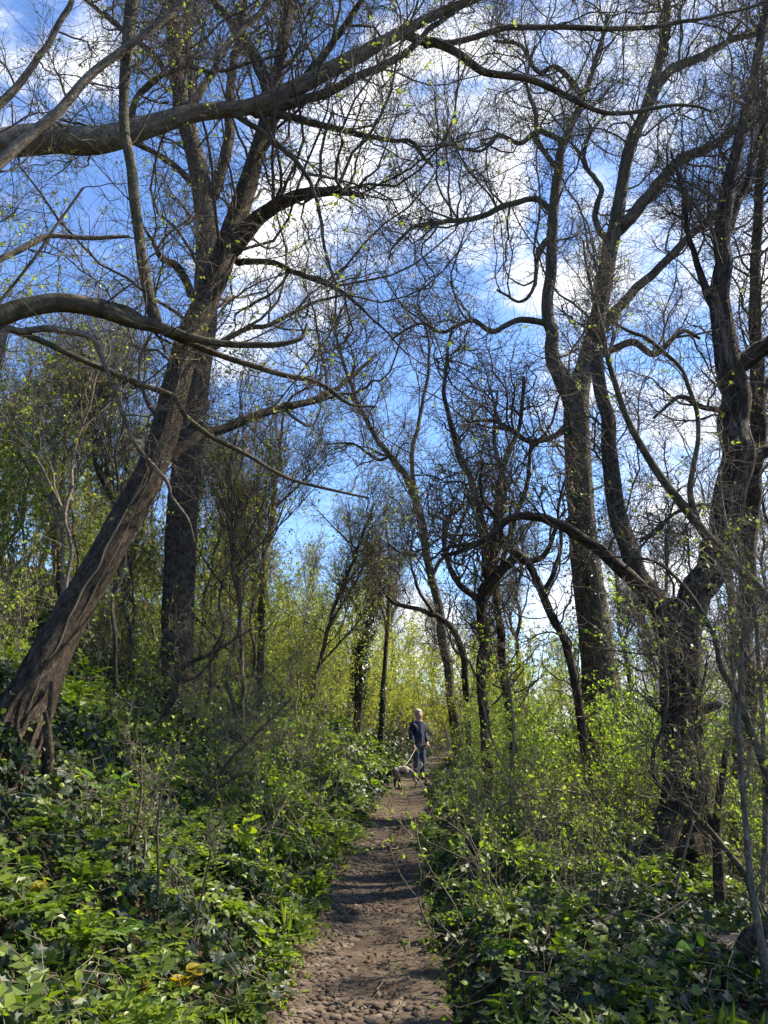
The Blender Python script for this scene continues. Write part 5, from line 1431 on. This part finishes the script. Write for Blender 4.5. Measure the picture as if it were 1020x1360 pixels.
for s, f in ((-1, 0.), (1, .05)):
    i = len(dv)
    dv += [(.19, s * .065, .30, .062), (.15 + f, s * .075, .225, .043), (.225 + f, s * .075, .14, .026), (.205 + f, s * .075, .035, .023), (.175 + f, s * .075, .018, .024)]
    de += [(0, i), (i, i + 1), (i + 1, i + 2), (i + 2, i + 3), (i + 3, i + 4)]
    i = len(dv); f = -f * 1.2
    dv += [(-.19, s * .07, .29, .052), (-.165 + f, s * .075, .195, .034), (-.185 + f, s * .075, .11, .026), (-.185 + f, s * .075, .035, .023), (-.215 + f, s * .075, .018, .024)]
    de += [(3, i), (i, i + 1), (i + 1, i + 2), (i + 2, i + 3), (i + 3, i + 4)]
skin('body', dv, de, M['coat'], D, 2, 2)
skin('tail', [(.22, 0, .42, .024), (.29, 0, .41, .028), (.35, 0, .44, .034), (.375, 0, .50, .034), (.355, 0, .56, .024), (.335, 0, .59, .010)], [(i, i + 1) for i in range(5)], M['cream'], D)
for s in (-1, 1):
    blob('ear', (-.335, s * .062, .335), (.038, .014, .068), M['liver'], D, (s * .2, .2, 0))
    blob('eye', (-.405, s * .036, .348), (.008, .006, .008), M['dark'], D)
blob('nose', (-.492, 0, .272), (.014, .016, .012), M['dark'], D)
t_ = np.linspace(0, 2 * PI, 20)
cl = np.stack([-.29 + .02 * np.cos(t_), .079 * np.sin(t_), .385 + .079 * np.cos(t_)], -1)
co = bpy.data.objects.new('collar', mesh('collar', [tubes(cl[None], np.full((1, 20), .009), 6)], [plain('red collar', (.10, .03, .025), .6, .1)])); COL.objects.link(co); co.parent = D
bpy.context.view_layer.update()
hw = np.array(W.matrix_world @ Vector((-.245, -.14, .77))); dn = np.array(D.matrix_world @ Vector((-.27, 0, .465)))
t_ = np.linspace(0, 1, 18)[:, None]
lp = hw + (dn - hw) * t_ - np.array([0, 0, .16]) * np.sin(t_ * PI)
root = thing('dog_lead', 'pale lead running from the hand of the walker to the dog', 'dog lead', hw)
obj('strap', [tubes(lp[None], np.full((1, 18), .005), 5)], M['lead'], root)
hl_ = np.stack([hw[0] + .045 * np.cos(t_[:, 0] * 6.28), hw[1] + 0 * t_[:, 0], hw[2] - .0 + .045 * np.sin(t_[:, 0] * 6.28)], -1)
obj('handle', [tubes(hl_[None], np.full((1, 18), .008), 5)], M['lead'], root)
